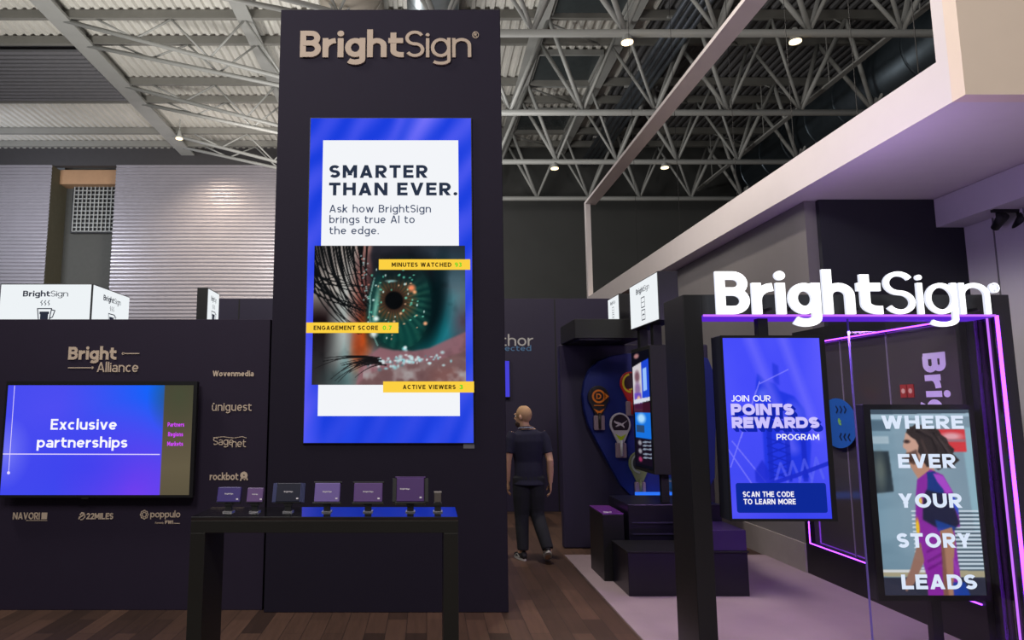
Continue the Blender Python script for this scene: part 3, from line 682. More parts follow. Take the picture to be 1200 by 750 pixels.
# ------------------------------------------------------------------ table and media players
TZ = 1.17; TF, TB = 3.67, 4.02
tb = thing('display_table', (-.54, 3.85, 0), 'high glossy black table with slab legs in front of the tower', 'table')
TX0, TX1 = -1.24, .166
box('table_top', TABLE, tb, TX0, TX1, TF, TB, TZ - .02, TZ, .003)
box('apron', TABLE_SIDE, tb, TX0, TX1, TF, TB, TZ - .082, TZ - .02, .002)
for x in (TX0, TX1 - .078): box('leg', TABLE_SIDE, tb, x, x + .078, TF, TB, 0, TZ - .082, .003)
PUR = {}
def player(u, w, h, zc, col, lab, kind='plain', lean=18, d=.03, y=3.84, txt='BrightSign'):
    x = at(u, 590, y)[0]
    t = thing('media_player', (x, y, TZ), lab, 'media player', 'media players on the glossy table')
    MB().box(x - .026, x + .026, y - .03, y + .03, TZ, TZ + .006).build('stand_base', CHROME if kind != 'dongle' else CHROME, t, bevel=.001)
    MB().box(x - .018, x + .018, y - .012, y + .012, TZ + .006, TZ + .05).box(x - .022, x + .022, y - .016, y + .016, TZ + .034, TZ + .05).build('stand_post', BLACKM, t, bevel=.002)
    L = rad(lean); cz = TZ + .052; up = Vector((0, math.sin(L), math.cos(L))); nf = Vector((0, -math.cos(L), math.sin(L))); o = Vector((x, y - .01, cz))
    def slab(a0, a1, b0, b1, n0, n1):
        m = MB(); v = [o + Vector((a, 0, 0)) + up * b_ + nf * n for b_ in (b0, b1) for n in (n1, n0) for a in (a0, a1)]
        return m.add(v, [(0, 2, 3, 1), (4, 5, 7, 6), (0, 1, 5, 4), (1, 3, 7, 5), (3, 2, 6, 7), (2, 0, 4, 6)])
    if kind == 'dongle':
        slab(-.019, .019, 0, .052, -.006, .006).build('case', mat('grey_stick', (84, 76, 72), .5), t, bevel=.003)
        slab(-.021, .021, .052, .06, -.005, .005).build('connector', mat('bright_stick_end', (190, 180, 176), .4, .5), t); return t
    m = mat('player_case_%d' % (col[0] * 7 + col[1] * 3 + col[2]), col, .35, var=.04); W = w / 2
    slab(-W, W, 0, h, -d / 2, d / 2).build('case', m, t, bevel=.004)
    slab(-W - .002, W + .002, -.004, .012, -d / 2 - .002, d / 2 - .004).build('connector_panel', BLACKM, t, bevel=.001)
    if kind == 'finned':
        for s_ in (-1, 1):
            b = MB()
            for q in range(4):
                v = slab(s_ * W + s_ * q * .006 - .002, s_ * W + s_ * q * .006 + .002, 0, h, -d / 2, d / 2 - q * .003); b.add(v.v, v.f)
            b.build('fins', mat('blue_grey_fins', (92, 96, 140), .3, .6), t)
    if kind in ('flange', 'deep'):
        slab(-W - .008, W + .008, h, h + .008, -d / 2, d / 2 - .006).build('flange', BLACK if kind == 'flange' else m, t, bevel=.002)
        slab(-W - .008, W + .008, -.010, -.002, -d / 2, d / 2).build('flange', BLACK, t, bevel=.002)
    if kind == 'deep':
        for s_ in (-1, 1): slab(s_ * (W + .012) - .012, s_ * (W + .012) + .012, 0, h, -d / 2 - .01, d / 2 - .012).build('side_fins', BLACK, t, bevel=.002)
    tx = (-W * .36, W * .72) if kind != 'deep' else (-W * .75, W * .7)
    r = Vector((1, 0, 0)); p0 = o + r * tx[0] + up * (h * .5) + nf * (d / 2 + .0006)
    letters('lettering', txt, mat('pale_print', (214, 208, 216), .5), t, p0, r, up, tx[1], .0075 * (1 if w > .09 else .8), w=.2, track=.07, normal=nf)
    p0 = o + r * (W * .66) + up * (h * .14) + nf * (d / 2 + .0006); e = MB()
    e.add([p0, p0 + r * .012, p0 + r * .012 + up * .008, p0 + up * .008], [(0, 1, 2, 3)]).build('badge', mat('pale_print', (214, 208, 216), .5), t)
    return t
player(268.5, .128, .082, 0, (66, 52, 122), 'small violet media player on a stand at the dark end of the table', d=.026)
player(299, .088, .078, 0, (104, 76, 128), 'narrow mauve media player, smallest box on the table', d=.026)
player(338, .136, .104, 0, (20, 22, 44), 'near-black navy media player with silver fins on both sides', 'finned')
player(383.5, .140, .104, 0, (112, 92, 158), 'pale lilac media player with black flanges on the blue reflection', 'flange')
player(431.5, .158, .104, 0, (92, 64, 122), 'broad plum media player between the lilac player and the tallest player', 'flange')
player(481, .152, .130, 0, (76, 46, 106), 'deep purple media player, largest and tallest on the table', 'deep', d=.05)
player(513, .04, .05, 0, (60, 60, 60), 'tiny grey stick player on a black stand at the table end', 'dongle', lean=5)

# ------------------------------------------------------------------ dark back wall of the stand
BY = 11.6
bw = thing('display_wall', (.5, BY, 0), 'dark violet back wall with pale product lettering behind the walking man', 'wall panel')
box('panel', NAVY, bw, -3.6, 3.98, BY, BY + .2, 0, 3.59, .004)
b = MB()
for x in (-3.25, -.5, 1.05, 2.2): b.box(x, x + .02, BY - .004, BY, 0, 3.58)
b.build('panel_seams', BLACKM, bw)
x1_, zb = at(625, 405.3, BY); zt = at(600, 391.5, BY)[1]
letters('lettering', 'BrightAuthor', mat('grey_lettering', (190, 188, 190), .5), bw, (x1_ - 1.74, BY, zb), (1, 0, 0), (0, 0, 1), 1.74, (zt - zb) * .95, w=.12, track=.1, thick=.006)
x1_, zb = at(622.5, 411.3, BY); letters('lettering', 'connected', mat('blue_lettering', (84, 128, 176), .5), bw, (x1_ - .84, BY, zb), (1, 0, 0), (0, 0, 1), .84, .095, w=.13, track=.12, thick=.006)
x0, x1, z0, z1 = rect(540, 423, 597, 465, BY - .05)
sd = thing('wall_screen', (x0, BY, z0), 'glowing violet-blue screen edge showing beside the tower on the back wall', 'screen')
box('cabinet', BLACKM, sd, x0 - .02, x1 + .012, BY - .05, BY, z0 - .02, z1 + .02, .003); flat('screen', emit('screen_violet', (70, 66, 214)), sd, x0, x1, z0, z1, BY - .052)

# ------------------------------------------------------------------ light boxes
LBW = emit('light_box_face', (238, 243, 246)); PRINT = mat('black_print', (40, 42, 52), .6)
PRE = emit('light_box_print', (44, 48, 62), 1.)
def icon(par, o, r, u, s, kind, n):
    o, r, u, n = Vector(o), Vector(r), Vector(u), Vector(n); b = MB()
    def pth(pts, w):
        for poly in stroke(pts, w): b.add([o + r * (x * s) + u * (y * s) + n * .004 for x, y in poly], [tuple(range(len(poly)))])
    if kind == 'cup':
        pth([(-.5, .5), (.5, .5), (.32, -.7), (-.32, -.7), (-.5, .5)], .07); pth([(-.34, .2), (.34, .2)], .18); pth([(-.28, -.1), (.28, -.1)], .5)
        pth([(.48, .42), (.74, .36), (.60, -.1), (.40, -.2)], .07)
        for x in (-.25, 0, .25): pth([(x, .72), (x + .08, .84), (x - .05, .95), (x + .06, 1.1)], .05)
    elif kind == 'grid':
        for y in (0, .62):
            pth([(-.26, y - .24), (.26, y - .24), (.26, y + .24), (-.26, y + .24), (-.26, y - .24)], .045); pth([(-.2, y), (.2, y)], .03)
        pth([(-.1, .02), (.12, .02)], .06); pth([(0, -.24), (0, 0)], .03)
    b.build('icon', PRE, par)
def light_box(x0, x1, y0, y1, z0, z1, lit, lab, kind, poles):
    t = thing('light_box', ((x0 + x1) / 2, (y0 + y1) / 2, 0), lab, 'light box', 'illuminated sign boxes')
    box('casing', BLACK, t, x0, x1, y0, y1, z0, z1, .004); e = .012
    for f_ in lit:
        if f_ == 'front': o, r, W = (x0 + e, y0 - .004, z0 + e), (1, 0, 0), x1 - x0
        elif f_ == 'east': o, r, W = (x1 + .004, y0 + e, z0 + e), (0, 1, 0), y1 - y0
        else: o, r, W = (x0 - .004, y1 - e, z0 + e), (0, -1, 0), y1 - y0
        o, r, u = Vector(o), Vector(r), Vector((0, 0, 1)); n = r.cross(u); H = z1 - z0 - 2 * e; W -= 2 * e
        fc = MB().add([o, o + r * W, o + r * W + u * H, o + u * H], [(0, 1, 2, 3)]).build('lit_face', LBW, t)
        lw = W * (.50 if f_ == 'front' else .48)
        letters('lettering', 'BrightSign', PRE, fc, o + r * (W * (.25 if f_ == 'front' else .26)) + u * (H * .74) + n * .004, r, u, lw, H * .125, w=.185, track=.06, thin=.1, thin_from=6)
        icon(fc, o + r * (W * (.5 if f_ == 'front' else .5)) + u * (H * (.33 if kind == 'cup' else .22)), r, u, H * (.30 if kind == 'cup' else .46), kind, n)
    for px, py, zb in poles: box('pole', BLACKM, t, px - .045, px + .045, py - .045, py + .045, zb, z0, .003)
    return t
light_box(-4.78, -3.745, 7.5, 8.45, 2.56, 3.11, ('front', 'east'), 'large glowing white sign box with a coffee cup above the low stand wall', 'cup', [(-4.26, 8, 0)])
light_box(-2.66, -2.54, 7.76, 8.2, 2.62, 3.11, ('east',), 'small sign box with one glowing side beside the tower', 'cup', [(-2.6, 8, 0)])
UPZ = .76
light_box(2.33, 2.53, 6.73, 7.68, 2.60, 3.10, ('west',), 'glowing sign box with a black end above the black kiosk', 'grid', [(2.43, 7.15, 2.38), (2.43, 7.6, 2.38)])
light_box(2.33, 2.53, 8.12, 8.62, 2.76, 3.10, ('west',), 'glowing sign box on the black header beam, half hidden by the box over the kiosk', 'grid', [])

# ------------------------------------------------------------------ sports display: partition, racket board, kiosk
PY = 8.66
pp = thing('display_wall', (2.6, PY, 0), 'dark violet partition holding the blue board of rackets', 'wall panel')
box('panel', NAVY, pp, 1.70, 3.6, PY, PY + .15, 0, 2.53, .02)
hb = thing('header_beam', (2.1, 8.2, 2.5), 'black boxed header beam across the top of the racket partition', 'beam')
box('boxing', BLACKM, hb, 1.735, 2.55, 7.9, 8.75, 2.535, 2.76, .004); box('underside_lip', BLACK, hb, 1.80, 2.30, 7.95, 8.62, 2.515, 2.535, 0)
RB = 8.56
pts = [(683, 462), (685, 447), (691, 433), (701, 423), (716, 417), (735, 414), (760, 413), (800, 413), (830, 420), (840, 445), (838, 560), (825, 583), (742, 583), (728, 569), (712, 540), (700, 518), (690, 498), (685, 480)]
bd = thing('racket_board', (2.6, RB, 1.4), 'deep blue teardrop board with rackets and a lit bottom ledge', 'board')
poly = [at(u, v, RB) for u, v in pts][::-1]
BLUEB = mat('deep_blue_board', (14, 34, 120), .5, var=.05)
MB().prism(poly, RB, PY - .002).build('board', BLUEB, bd, bevel=.008)
x0, x1, z0, z1 = rect(744, 576.5, 824, 584, RB - .16)
box('ledge', mat('blue_acrylic', (40, 96, 220), .3), bd, x0, x1, RB - .16, RB, z0 - .012, z0, .003); flat('ledge_light', emit('blue_strip', (46, 116, 250), 1.), bd, x0, x1, z0, z1, RB - .163)
def racket(u, v, face, rim, lab, mark, Y=RB - .05, tail=(150, 150, 160), sc=1.):
    x, z = at(u, v, Y); k = Y / FPX * sc
    t = thing('padel_racket', (x, Y, z), lab, 'racket', 'rackets hung on the blue board')
    out = [(12.2 * math.cos(rad(a)), 13.5 * math.sin(rad(a))) for a in range(-40, 221, 13)]
    out = [(a, b_) for a, b_ in out] + [(-3.4, -22), (3.4, -22)]
    pl = [(x + a * k, z + b_ * k) for a, b_ in out][::-1]
    MB().prism(pl, Y, Y + .036).build('frame', mat('racket_rim_' + mark, rim, .35), t, bevel=.006)
    pl2 = [(x + a * k * .82, z + (b_ * .82 + .6) * k) for a, b_ in out if b_ > -16][::-1]
    MB().prism(pl2, Y - .006, Y).build('face', mat('racket_face_' + mark, face, .4, scale=60), t, bevel=.002)
    tc_ = mat('racket_tail', tail, .4)
    MB().box(x - 6.2 * k, x + 6.2 * k, Y - .01, Y + .036, z - 38 * k, z - 21 * k).build('grip_card', mat('grip_card', (150, 128, 140), .4), t, bevel=.012)
    MB().tube([(x, Y - .025, z - 36 * k), (x, Y - .025, z - 18 * k)], [.016, .018], 12).build('handle', mat('racket_handle_' + mark, (rim if mark != 'cat' else (210, 210, 214)), .4), t, True)
    b = MB()
    def P2(pp_): return [(x + a * k, z + b_ * k) for a, b_ in pp_]
    def sf(pts_, w): 
        for q in stroke(P2(pts_), w * k):
            b.add([(a, Y - .009, c_) for a, c_ in q], [tuple(range(len(q)))])
    if mark == 'ring':
        sf(circ(0, 1, 6.8, 24), 2.2); sf([(-2.2, -1.5), (-2.2, 3.5), (.6, 3.5), (2.2, 2.2), (2.2, .2), (.6, -1.5), (-3.2, -1.5)], 1.5)
        b.add([(a, Y - .009, c_) for a, c_ in P2([(6.5, -3.5), (12, 1), (6.5, 5.5)])], [(0, 1, 2)]); b.add([(a, Y - .009, c_) for a, c_ in P2([(-6.5, -13), (0, -21.5), (6.5, -13), (0, -16)])], [(0, 1, 2, 3)])
        sf([(-6, -9.5), (6, -9.5)], 1.1); mk = mat('orange_print', (236, 128, 30), .4)
    elif mark == 'cat':
        b.add([(a, Y - .009, c_) for a, c_ in P2([(8.4, 5.2), (5.4, 3.2), (1.5, 1.2), (-2, 2.6), (-5.4, 3.4), (-6.8, 4.8), (-7.6, 3), (-5.8, 1.4), (-3, .2), (-6.4, -2.4), (-4.6, -2.6), (0, -.8), (1.8, -2), (4.2, -4), (4.6, -2.6), (3, -.4), (4, 1.2), (7, 3.6)][::-1])], [tuple(range(18))])
        mk = mat('white_print', (222, 214, 220), .4)
        y2 = MB(); y2.add([(a, Y - .009, c_) for a, c_ in P2([(-6.6, -10.5), (0, -20), (6.6, -10.5), (0, -14)])], [(0, 1, 2, 3)]).build('yellow_panel', mat('lime_print', (190, 214, 30), .4), t)
    elif mark == 'red':
        sf(arc(0, 0, 9, 10.4, 100, 270), 2.2); sf([(-2, -8), (6, -5)], 2); mk = mat('yellow_print', (214, 190, 40), .4)
    else:
        sf(arc(0, 0, 9, 10.4, 90, 270), 2.); sf([(-3, 3), (3, 3)], 1.5); sf([(-3, -2), (3, -2)], 1.2); mk = mat('grey_print', (150, 160, 150), .4)
    b.build('print', mk, t)
    for q in (-1, 1): MB().tube([(x + q * 3 * k, Y + .03, z), (x + q * 3 * k, RB + .002, z)], .008, 8).build('peg', CHROME, t)
    return t
racket(701.5, 465.5, (30, 26, 28), (44, 38, 38), 'black racket with orange ring emblem at the board edge', 'ring')
racket(739, 449, (50, 20, 30), (196, 40, 40), 'red racket, topmost on the blue board', 'red')
racket(727, 497.5, (46, 34, 46), (206, 200, 208), 'white rimmed racket with a leaping cat emblem and lime tip', 'cat')
racket(749.5, 543, (40, 44, 48), (120, 130, 90), 'olive edged racket low on the board behind the kiosk', 'olive')
racket(786, 553, (30, 56, 130), (40, 110, 150), 'blue racket low on the board between kiosk and black portal post', 'blue')

# kiosk counters
kc = thing('kiosk_counter', (2.4, 6.8, 0), 'low black stepped counter carrying the upright kiosk screen', 'counter')
KB = mat('kiosk_black', (18, 16, 30), .3, var=.06)
box('plinth', KB, kc, 1.86, 2.97, 6.50, 7.02, .012, .40, .005); box('upper_block', KB, kc, 2.03, 2.97, 7.02, 7.75, .012, UPZ, .005)
box('top_slab', BLACK, kc, 1.85, 2.98, 6.49, 7.02, .40, .415, .003)
box('side_box', mat('kiosk_violet_lit', (52, 36, 84), .3), kc, 2.50, 2.97, 6.51, 7.0, .415, .60, .004)  # violet light on this counter end is put into its colour
b = MB()
for z in (.47, .58): b.box(2.06, 2.95, 7.0, 7.02, z, z + .012)
b.build('drawer_lines', mat('kiosk_line', (74, 70, 96), .25, .5), kc)
MB().tube([(2.5, 6.99, .69), (2.5, 7.03, .69)], .016, 12).build('knob', CHROME, kc)
lb = thing('low_box', (1.88, 7.3, 0), 'low black box with violet reflection painted on its glossy top beside the stepped counter', 'box')
box('body', BLACK, lb, 1.775, 1.99, 7.04, 7.6, .012, .66, .005); box('glossy_top', mat('violet_reflection_gloss', (110, 52, 140), .15), lb, 1.775, 1.99, 7.04, 7.6, .66, .672, .003)  # reflected violet is put into the colour of the top
MB().tube([(1.80, 7.10, .676), (1.84, 7.07, .676), (1.88, 7.10, .676)], .006, 8).build('cable_loop', mat('white_cable', (200, 196, 205), .5), lb)
ks = thing('kiosk_screen', (2.5, 7.4, UPZ), 'upright black kiosk with a narrow picture screen on its side', 'kiosk')
box('cabinet', BLACKM, ks, 2.33, 2.68, 7.07, 7.72, 1.05, 2.38, .004)
box('support_post', BLACKM, ks, 2.42, 2.50, 7.15, 7.21, UPZ, 1.05, .003)
c = Canvas(40, 130, (12, 12, 22))
# read from the far edge (left) to the near edge (right)
c.poly([(.05, .13), (.55, .10), (.55, .52), (.05, .52)], (206, 200, 205)); c.poly([(.55, .10), (.95, .08), (.95, .40), (.55, .42)], (30, 70, 210)); c.poly([(.62, .16), (.82, .15), (.82, .34), (.62, .35)], (150, 190, 250))
c.ell(.3, .22, .14, .05, (120, 84, 96), .4); c.ell(.3, .33, .16, .06, (140, 110, 150), .4); c.poly([(.1, .36), (.5, .36), (.55, .5), (.1, .5)], (98, 66, 190), .9, 2); c.ell(.35, .42, .1, .03, (230, 180, 140), .4)
c.poly([(.05, .42), (.95, .40), (.95, .43), (.05, .46)], (210, 214, 225)); c.poly([(.05, .46), (.95, .44), (.95, .54), (.05, .54)], (62, 20, 40), .9); c.poly([(.1, .53), (.95, .53), (.95, .75), (.1, .75)], (24, 112, 220)); c.ell(.45, .58, .22, .04, (170, 216, 250), .4)
c.poly([(.15, .64), (.6, .64), (.6, .70), (.15, .70)], (40, 70, 110)); c.poly([(.1, .75), (.95, .75), (.95, .97), (.1, .97)], (22, 14, 28))
for y in (.78, .81, .84, .88, .91): c.line([(.5, y), (.92, y - .01)], .018, (160, 175, 195), .8)
for y in (.79, .86, .93): c.ell(.32, y, .1, .02, random.choice([(190, 60, 110), (110, 150, 190), (170, 170, 180)]), .4, .8)
c.ell(.3, .04, .14, .02, (170, 120, 120), .4)
c.build('side_screen', ks, (2.327, 7.70, 1.09), (0, -1, 0), (0, 0, 1), .60, 1.25)

# ------------------------------------------------------------------ black portal with neon, glowing letters, screens
Q0, Q1 = 4.80, 5.20; PT = 2.54; PB = 2.375
pt = thing('portal_frame', (2.9, 5, 0), 'tall black open portal frame edged with violet neon', 'portal')
box('post', BLACK, pt, 1.835, 1.965, Q0, Q1, 0, PT, .004); box('jamb', mat('gloss_black_jamb', (34, 32, 42), .2, var=.05), pt, 4.045, 4.17, Q0, 5.06, 0, PT, .004)
box('beam', BLACK, pt, 1.965, 4.045, Q0, 5.06, PB + .015, PT, .003); box('sill', BLACK, pt, 1.965, 4.045, Q0, 5.06, 0.012, .085, .003)
box('beam_underside', emit('violet_underside', (84, 34, 190), 1.2), pt, 1.965, 4.045, Q0 + .01, 5.05, PB, PB + .015, 0)
MB().tube([(1.97, Q0 - .012, PB + .012), (4.05, Q0 - .012, PB + .012)], .008, 10).build('neon_tube', NEON2, pt)
MB().tube([(4.058, Q0 - .012, .09), (4.058, Q0 - .012, PB + .012)], .011, 10).build('neon_tube', NEON, pt)
MB().tube([(4.038, Q0 + .05, .09), (4.038, Q0 + .05, PB)], .007, 10).build('neon_tube', NEON2, pt)  # stands in for the front tube's reflection in the glossy jamb
MB().tube([(2.0, Q0 + .2, .092), (4.03, Q0 + .2, .092)], .008, 10).build('neon_tube', NEON, pt)

sg = thing('illuminated_sign', (2.9, Q0 - .06, PB), 'large glowing white company name standing on the portal beam', 'sign', )
GY = Q0 - .10
x0, x1, z0, z1 = rect(839, 318, 1160, 368, GY)
def logo_letter(polys_, name='letter'):
    f_ = MB(); sd_ = MB()
    for q in polys_:
        n = len(q); f_.add([(x, GY, z) for x, z in q], [tuple(range(n))])
        sd_.add([(x, GY + .001, z) for x, z in q] + [(x, GY + .022, z) for x, z in q], [tuple(range(2 * n - 1, n - 1, -1))] + [(i + n, (i + 1) % n + n, (i + 1) % n, i) for i in range(n)])
    o = f_.build(name, WHITE_E, sg); sd_.build('letter_side', emit('lit_acrylic_side', (232, 236, 250), 1.), o)
lay, tot = layout('BrightSign', .19, .05, .73, .108, 6); sx = (x1 - x0) / tot; cz = (z1 - z0)
for ch, polys in lay: logo_letter([[(x0 + a * sx, z0 + b_ * cz) for a, b_ in q] for q in polys])
_, ps = glyph('®', .1); logo_letter([[(x1 + a * cz * .62, z0 + (b_ * .62 + .10) * cz) for a, b_ in q] for q in ps], 'trademark')
b = MB()
for u in (858, 905, 930, 970, 1010, 1045, 1082, 1110, 1150):
    x = at(u, 360, GY)[0]; b.box(x - .01, x + .01, GY + .022, Q0 + .0, PB + .04, PB + .06)
b.build('mounts', BLACK, sg)

def portrait_screen(lab, outer, inner, Y, depth, pole):
    X0, X1, Z0, Z1 = rect(*outer, Y); x0, x1, z0, z1 = rect(*inner, Y)
    t = thing('portrait_display', ((X0 + X1) / 2, Y, Z0), lab, 'display screen')
    box('housing', mat('screen_housing', (36, 38, 46), .35), t, X0, X1, Y + .012, Y + depth, Z0, Z1, .005)
    MB().box(X0, X1, Y, Y + .012, z1, Z1).box(X0, X1, Y, Y + .012, Z0, z0).box(X0, x0, Y, Y + .012, z0, z1).box(x1, X1, Y, Y + .012, z0, z1).build('bezel', BLACK, t)
    for p in pole: box('pole', BLACK, t, *p, .003)
    return t, x0, x1, z0, z1
RY = 4.72; 
rs, x0, x1, z0, z1 = portrait_screen('upright screen glowing blue with a rewards notice, hung under the beam', (850.5, 393, 974, 611, ), (852.5, 396, 968.2, 608), RY, .17, [(at(886, 385, 4.88)[0], at(898, 385, 4.88)[0], 4.85, 4.91, at(890, 393.5, 4.88)[1] - .01, PB)])
c = Canvas(140, 252, (70, 76, 250)); n1 = c.noise(3, 4, 11)
c.mix(np.clip(n1 * 1.4 - .3, 0, 1) * .5, (88, 92, 252)); c.mix(np.clip(c.Y - .45, 0, 1) * .9, (44, 58, 226)); c.mix(np.clip(c.X - .78, 0, 1) * 3 * np.clip(1 - c.Y, 0, 1), (104, 98, 255))
c.poly([(.34, .20), (.42, .24), (.52, .26), (.56, .30), (.70, .33), (.80, .40), (.84, .60), (.80, .78), (.36, .78), (.36, .5), (.30, .36)], (30, 52, 222), .85, 3)
c.ell(.70, .44, .10, .08, (84, 92, 246), .4, .7); c.poly([(.5, .14), (.56, .16), (.56, .27), (.50, .25)], (30, 48, 210), .6, 3)
for a, b_ in (([(.28, .0), (.66, .62)], .05), ([(.62, .0), (.92, .55)], .045)): c.line(a, b_, (116, 112, 255), .55, 1.6)
for a in ([(.36, .26), (.66, .18)], [(.32, .30), (.14, .56)], [(.36, .25), (.02, .72)], [(.0, .62), (.28, .86)], [(.05, .58), (.36, .80)]): c.line(a, .006, (128, 126, 254), .8)
for x in (.40, .58, .74):
    c.poly([(x, .46), (x + .05, .46), (x + .05, .80), (x, .80)], (24, 40, 190), .75, 1)
for i in range(5):
    y = .56 + i * .045; c.line([(.40, y), (.62, y + .045)], .008, (24, 40, 190), .8); c.line([(.62, y), (.40, y + .045)], .008, (24, 40, 190), .8)
for i in range(4): c.line([(.46 + i * .12, .80), (.52 + i * .12, .70 - i * .01), (.58 + i * .12, .78)], .013, (96, 104, 246), .6)
c.line([(.36, .82), (.7, .76), (1, .70)], .02, (30, 44, 200), .9); c.poly([(.26, .74), (.34, .68), (.40, .74), (.42, .84), (.26, .80)], (32, 44, 206), .8, 2)
c.ell(.38, .32, .05, .03, (110, 120, 250), .6, .6); c.ell(.06, .95, .3, .1, (100, 90, 255), .9, .5)
rscr = c.build('screen', rs, (x0, RY + .008, z0), (1, 0, 0), (0, 0, 1), x1 - x0, z1 - z0)
RT = RY + .003; SH = emit('screen_blue_shadow', (18, 36, 170)); LAV = emit('screen_lavender', (206, 196, 255))
for k in range(4):
    e = 1.1 * (k + 1)
    text_px('lettering', 'POINTS', SH, rscr, 856.5 + e, 473 + e, 930 + e, 486.5 + e, RT + .003 - k * .0002, w=.30, track=.06); text_px('lettering', 'REWARDS', SH, rscr, 857.5 + e, 488.7 + e, 960 + e, 501.7 + e, RT + .003 - k * .0002, w=.30, track=.06)
text_px('lettering', 'JOIN OUR', SW, rscr, 856.5, 463.3, 903, 470.5, RT, w=.14, track=.09)
text_px('lettering', 'POINTS', LAV, rscr, 856.5, 473, 930, 486.5, RT, w=.30, track=.06)
text_px('lettering', 'REWARDS', LAV, rscr, 857.5, 488.7, 960, 501.7, RT, w=.30, track=.06)
text_px('lettering', 'PROGRAM', SW, rscr, 910, 508.5, 960, 515.7, RT, w=.15, track=.09)
px0, px1, pz0, pz1 = rect(863, 566, 969, 601, RT); q = .016
pl = []
for cx, cy, a0 in ((px1 - q, pz1 - q, 0), (px0 + q, pz1 - q, 90), (px0 + q, pz0 + q, 180), (px1 - q, pz0 + q, 270)):
    pl += [(cx + q * math.cos(rad(a0 + 15 * i)), RT + .001, cy + q * math.sin(rad(a0 + 15 * i))) for i in range(7)]
MB().add(pl, [tuple(range(len(pl)))]).build('backing_panel', emit('screen_navy', (14, 40, 150)), rscr)
text_px('lettering', 'SCAN THE CODE', SW, rscr, 870.5, 576, 930.5, 582.3, RT - .001, w=.19, track=.09); text_px('lettering', 'TO LEARN MORE', SW, rscr, 871.5, 584.7, 932.5, 591, RT - .001, w=.19, track=.09)

JY = 4.98
_p = at(1095, 720, JY + .06)[0]
ls, x0, x1, z0, z1 = portrait_screen('upright screen showing a long-haired walker beside a train, on a pole behind glass', (1021, 474, 1151.5, 704.5), (1028.6, 480, 1146.6, 698), JY, .10, [(_p - .035, _p + .035, JY + .03, JY + .09, .085, at(1095, 700, JY)[1])])
c = Canvas(140, 258, (134, 158, 172)); n1 = c.noise(4, 6, 31); n2 = c.noise(2, 12, 32)
c.mix(np.clip(1 - c.X * 2, 0, 1) * .5, (120, 160, 178)); c.mix(np.clip((c.X - .5), 0, 1) * 1.0, (104, 128, 144)); c.mix(n1 * .2, (170, 190, 200))
c.poly([(0, 0), (1, 0), (1, .022), (0, .03)], (70, 86, 100)); c.poly([(0, .03), (1, .022), (1, .04), (0, .055)], (160, 186, 200)); c.poly([(0, .06), (.16, .06), (.2, .12), (0, .12)], (80, 104, 120), .8, 2)
c.poly([(0, .15), (.17, .15), (.17, .19), (0, .19)], (186, 206, 214), .9, 2); c.poly([(0, .23), (.16, .23), (.18, .45), (0, .46)], (44, 52, 58), .95, 2); c.ell(.06, .34, .05, .09, (110, 120, 112), .6, .7)
c.mix(np.clip(n2 - .45, 0, 1) * 1.2 * np.clip(.5 - c.X, 0, 1), (60, 84, 100)); c.mix(np.clip(c.Y - .3, 0, 1) * .5 * (c.X < .4), (96, 128, 146))
c.poly([(.90, .1), (1, .1), (1, .66), (.94, .66)], (150, 192, 204), .7, 4); c.poly([(.66, .11), (.94, .11), (.94, .235), (.76, .235), (.66, .18)], (212, 60, 66), 1, 1); c.ell(.8, .15, .10, .02, (230, 190, 196), .5, .8); c.poly([(.72, .165), (.94, .165), (.94, .18), (.72, .18)], (150, 120, 130), .8, 1)
for i in range(15):
    y = .555 + i * .0215; c.line([(.34, y), (.44, y)], .008, (214, 226, 232), .9); c.line([(.68, y), (1, y)], .008, (206, 220, 228), .95); c.line([(.68, y + .0107), (1, y + .0107)], .007, (70, 84, 96), .9)
c.poly([(0, .865), (1, .87), (1, .905), (0, .90)], (170, 160, 128), .95, 1); c.line([(0, .872), (.45, .872)], .012, (220, 224, 226), .9); c.poly([(0, .905), (1, .905), (1, 1), (0, 1)], (48, 50, 66))
# the walker in the picture
c.poly([(.45, .22), (.58, .30), (.62, .36), (.44, .39), (.38, .33), (.33, .26)], (186, 140, 116), 1, 1)
c.poly([(.345, .13), (.42, .11), (.50, .16), (.50, .25), (.42, .29), (.36, .27), (.335, .245), (.34, .225), (.305, .208), (.325, .17)], (202, 160, 140), 1, 1)
c.ell(.36, .272, .06, .022, (74, 52, 46), .5, .8); c.ell(.35, .178, .03, .01, (50, 36, 36), .5, .9); c.poly([(.33, .24), (.38, .235), (.44, .22), (.46, .29), (.40, .305), (.35, .285)], (60, 42, 38), .7, 2)
c.poly([(.35, .13), (.37, .10), (.42, .095), (.45, .082), (.50, .088), (.56, .085), (.62, .10), (.68, .115), (.70, .14), (.75, .16), (.77, .195), (.82, .22), (.80, .245), (.86, .28), (.81, .30), (.78, .325), (.70, .315), (.64, .335), (.58, .31), (.53, .318), (.50, .29), (.47, .25), (.45, .235), (.465, .20), (.44, .17), (.40, .155)], (50, 42, 42), 1, 1)
c.line([(.66, .16), (.80, .27)], .02, (86, 74, 72), .6, 1.2); c.line([(.5, .11), (.72, .20)], .02, (70, 60, 60), .6, 1.2); c.line([(.46, .12), (.60, .16), (.66, .27)], .012, (30, 24, 26), .8, 1.); c.line([(.50, .17), (.56, .28)], .012, (84, 66, 62), .6, 1.); c.line([(.62, .13), (.74, .24), (.78, .31)], .01, (28, 22, 24), .8, 1.)
c.poly([(.42, .385), (.56, .33), (.68, .36), (.76, .45), (.80, .56), (.80, .64), (.74, .64), (.75, .80), (.76, .93), (.72, 1), (.43, 1), (.43, .9), (.39, .78), (.37, .6), (.39, .48)], (136, 42, 156), 1, 1)
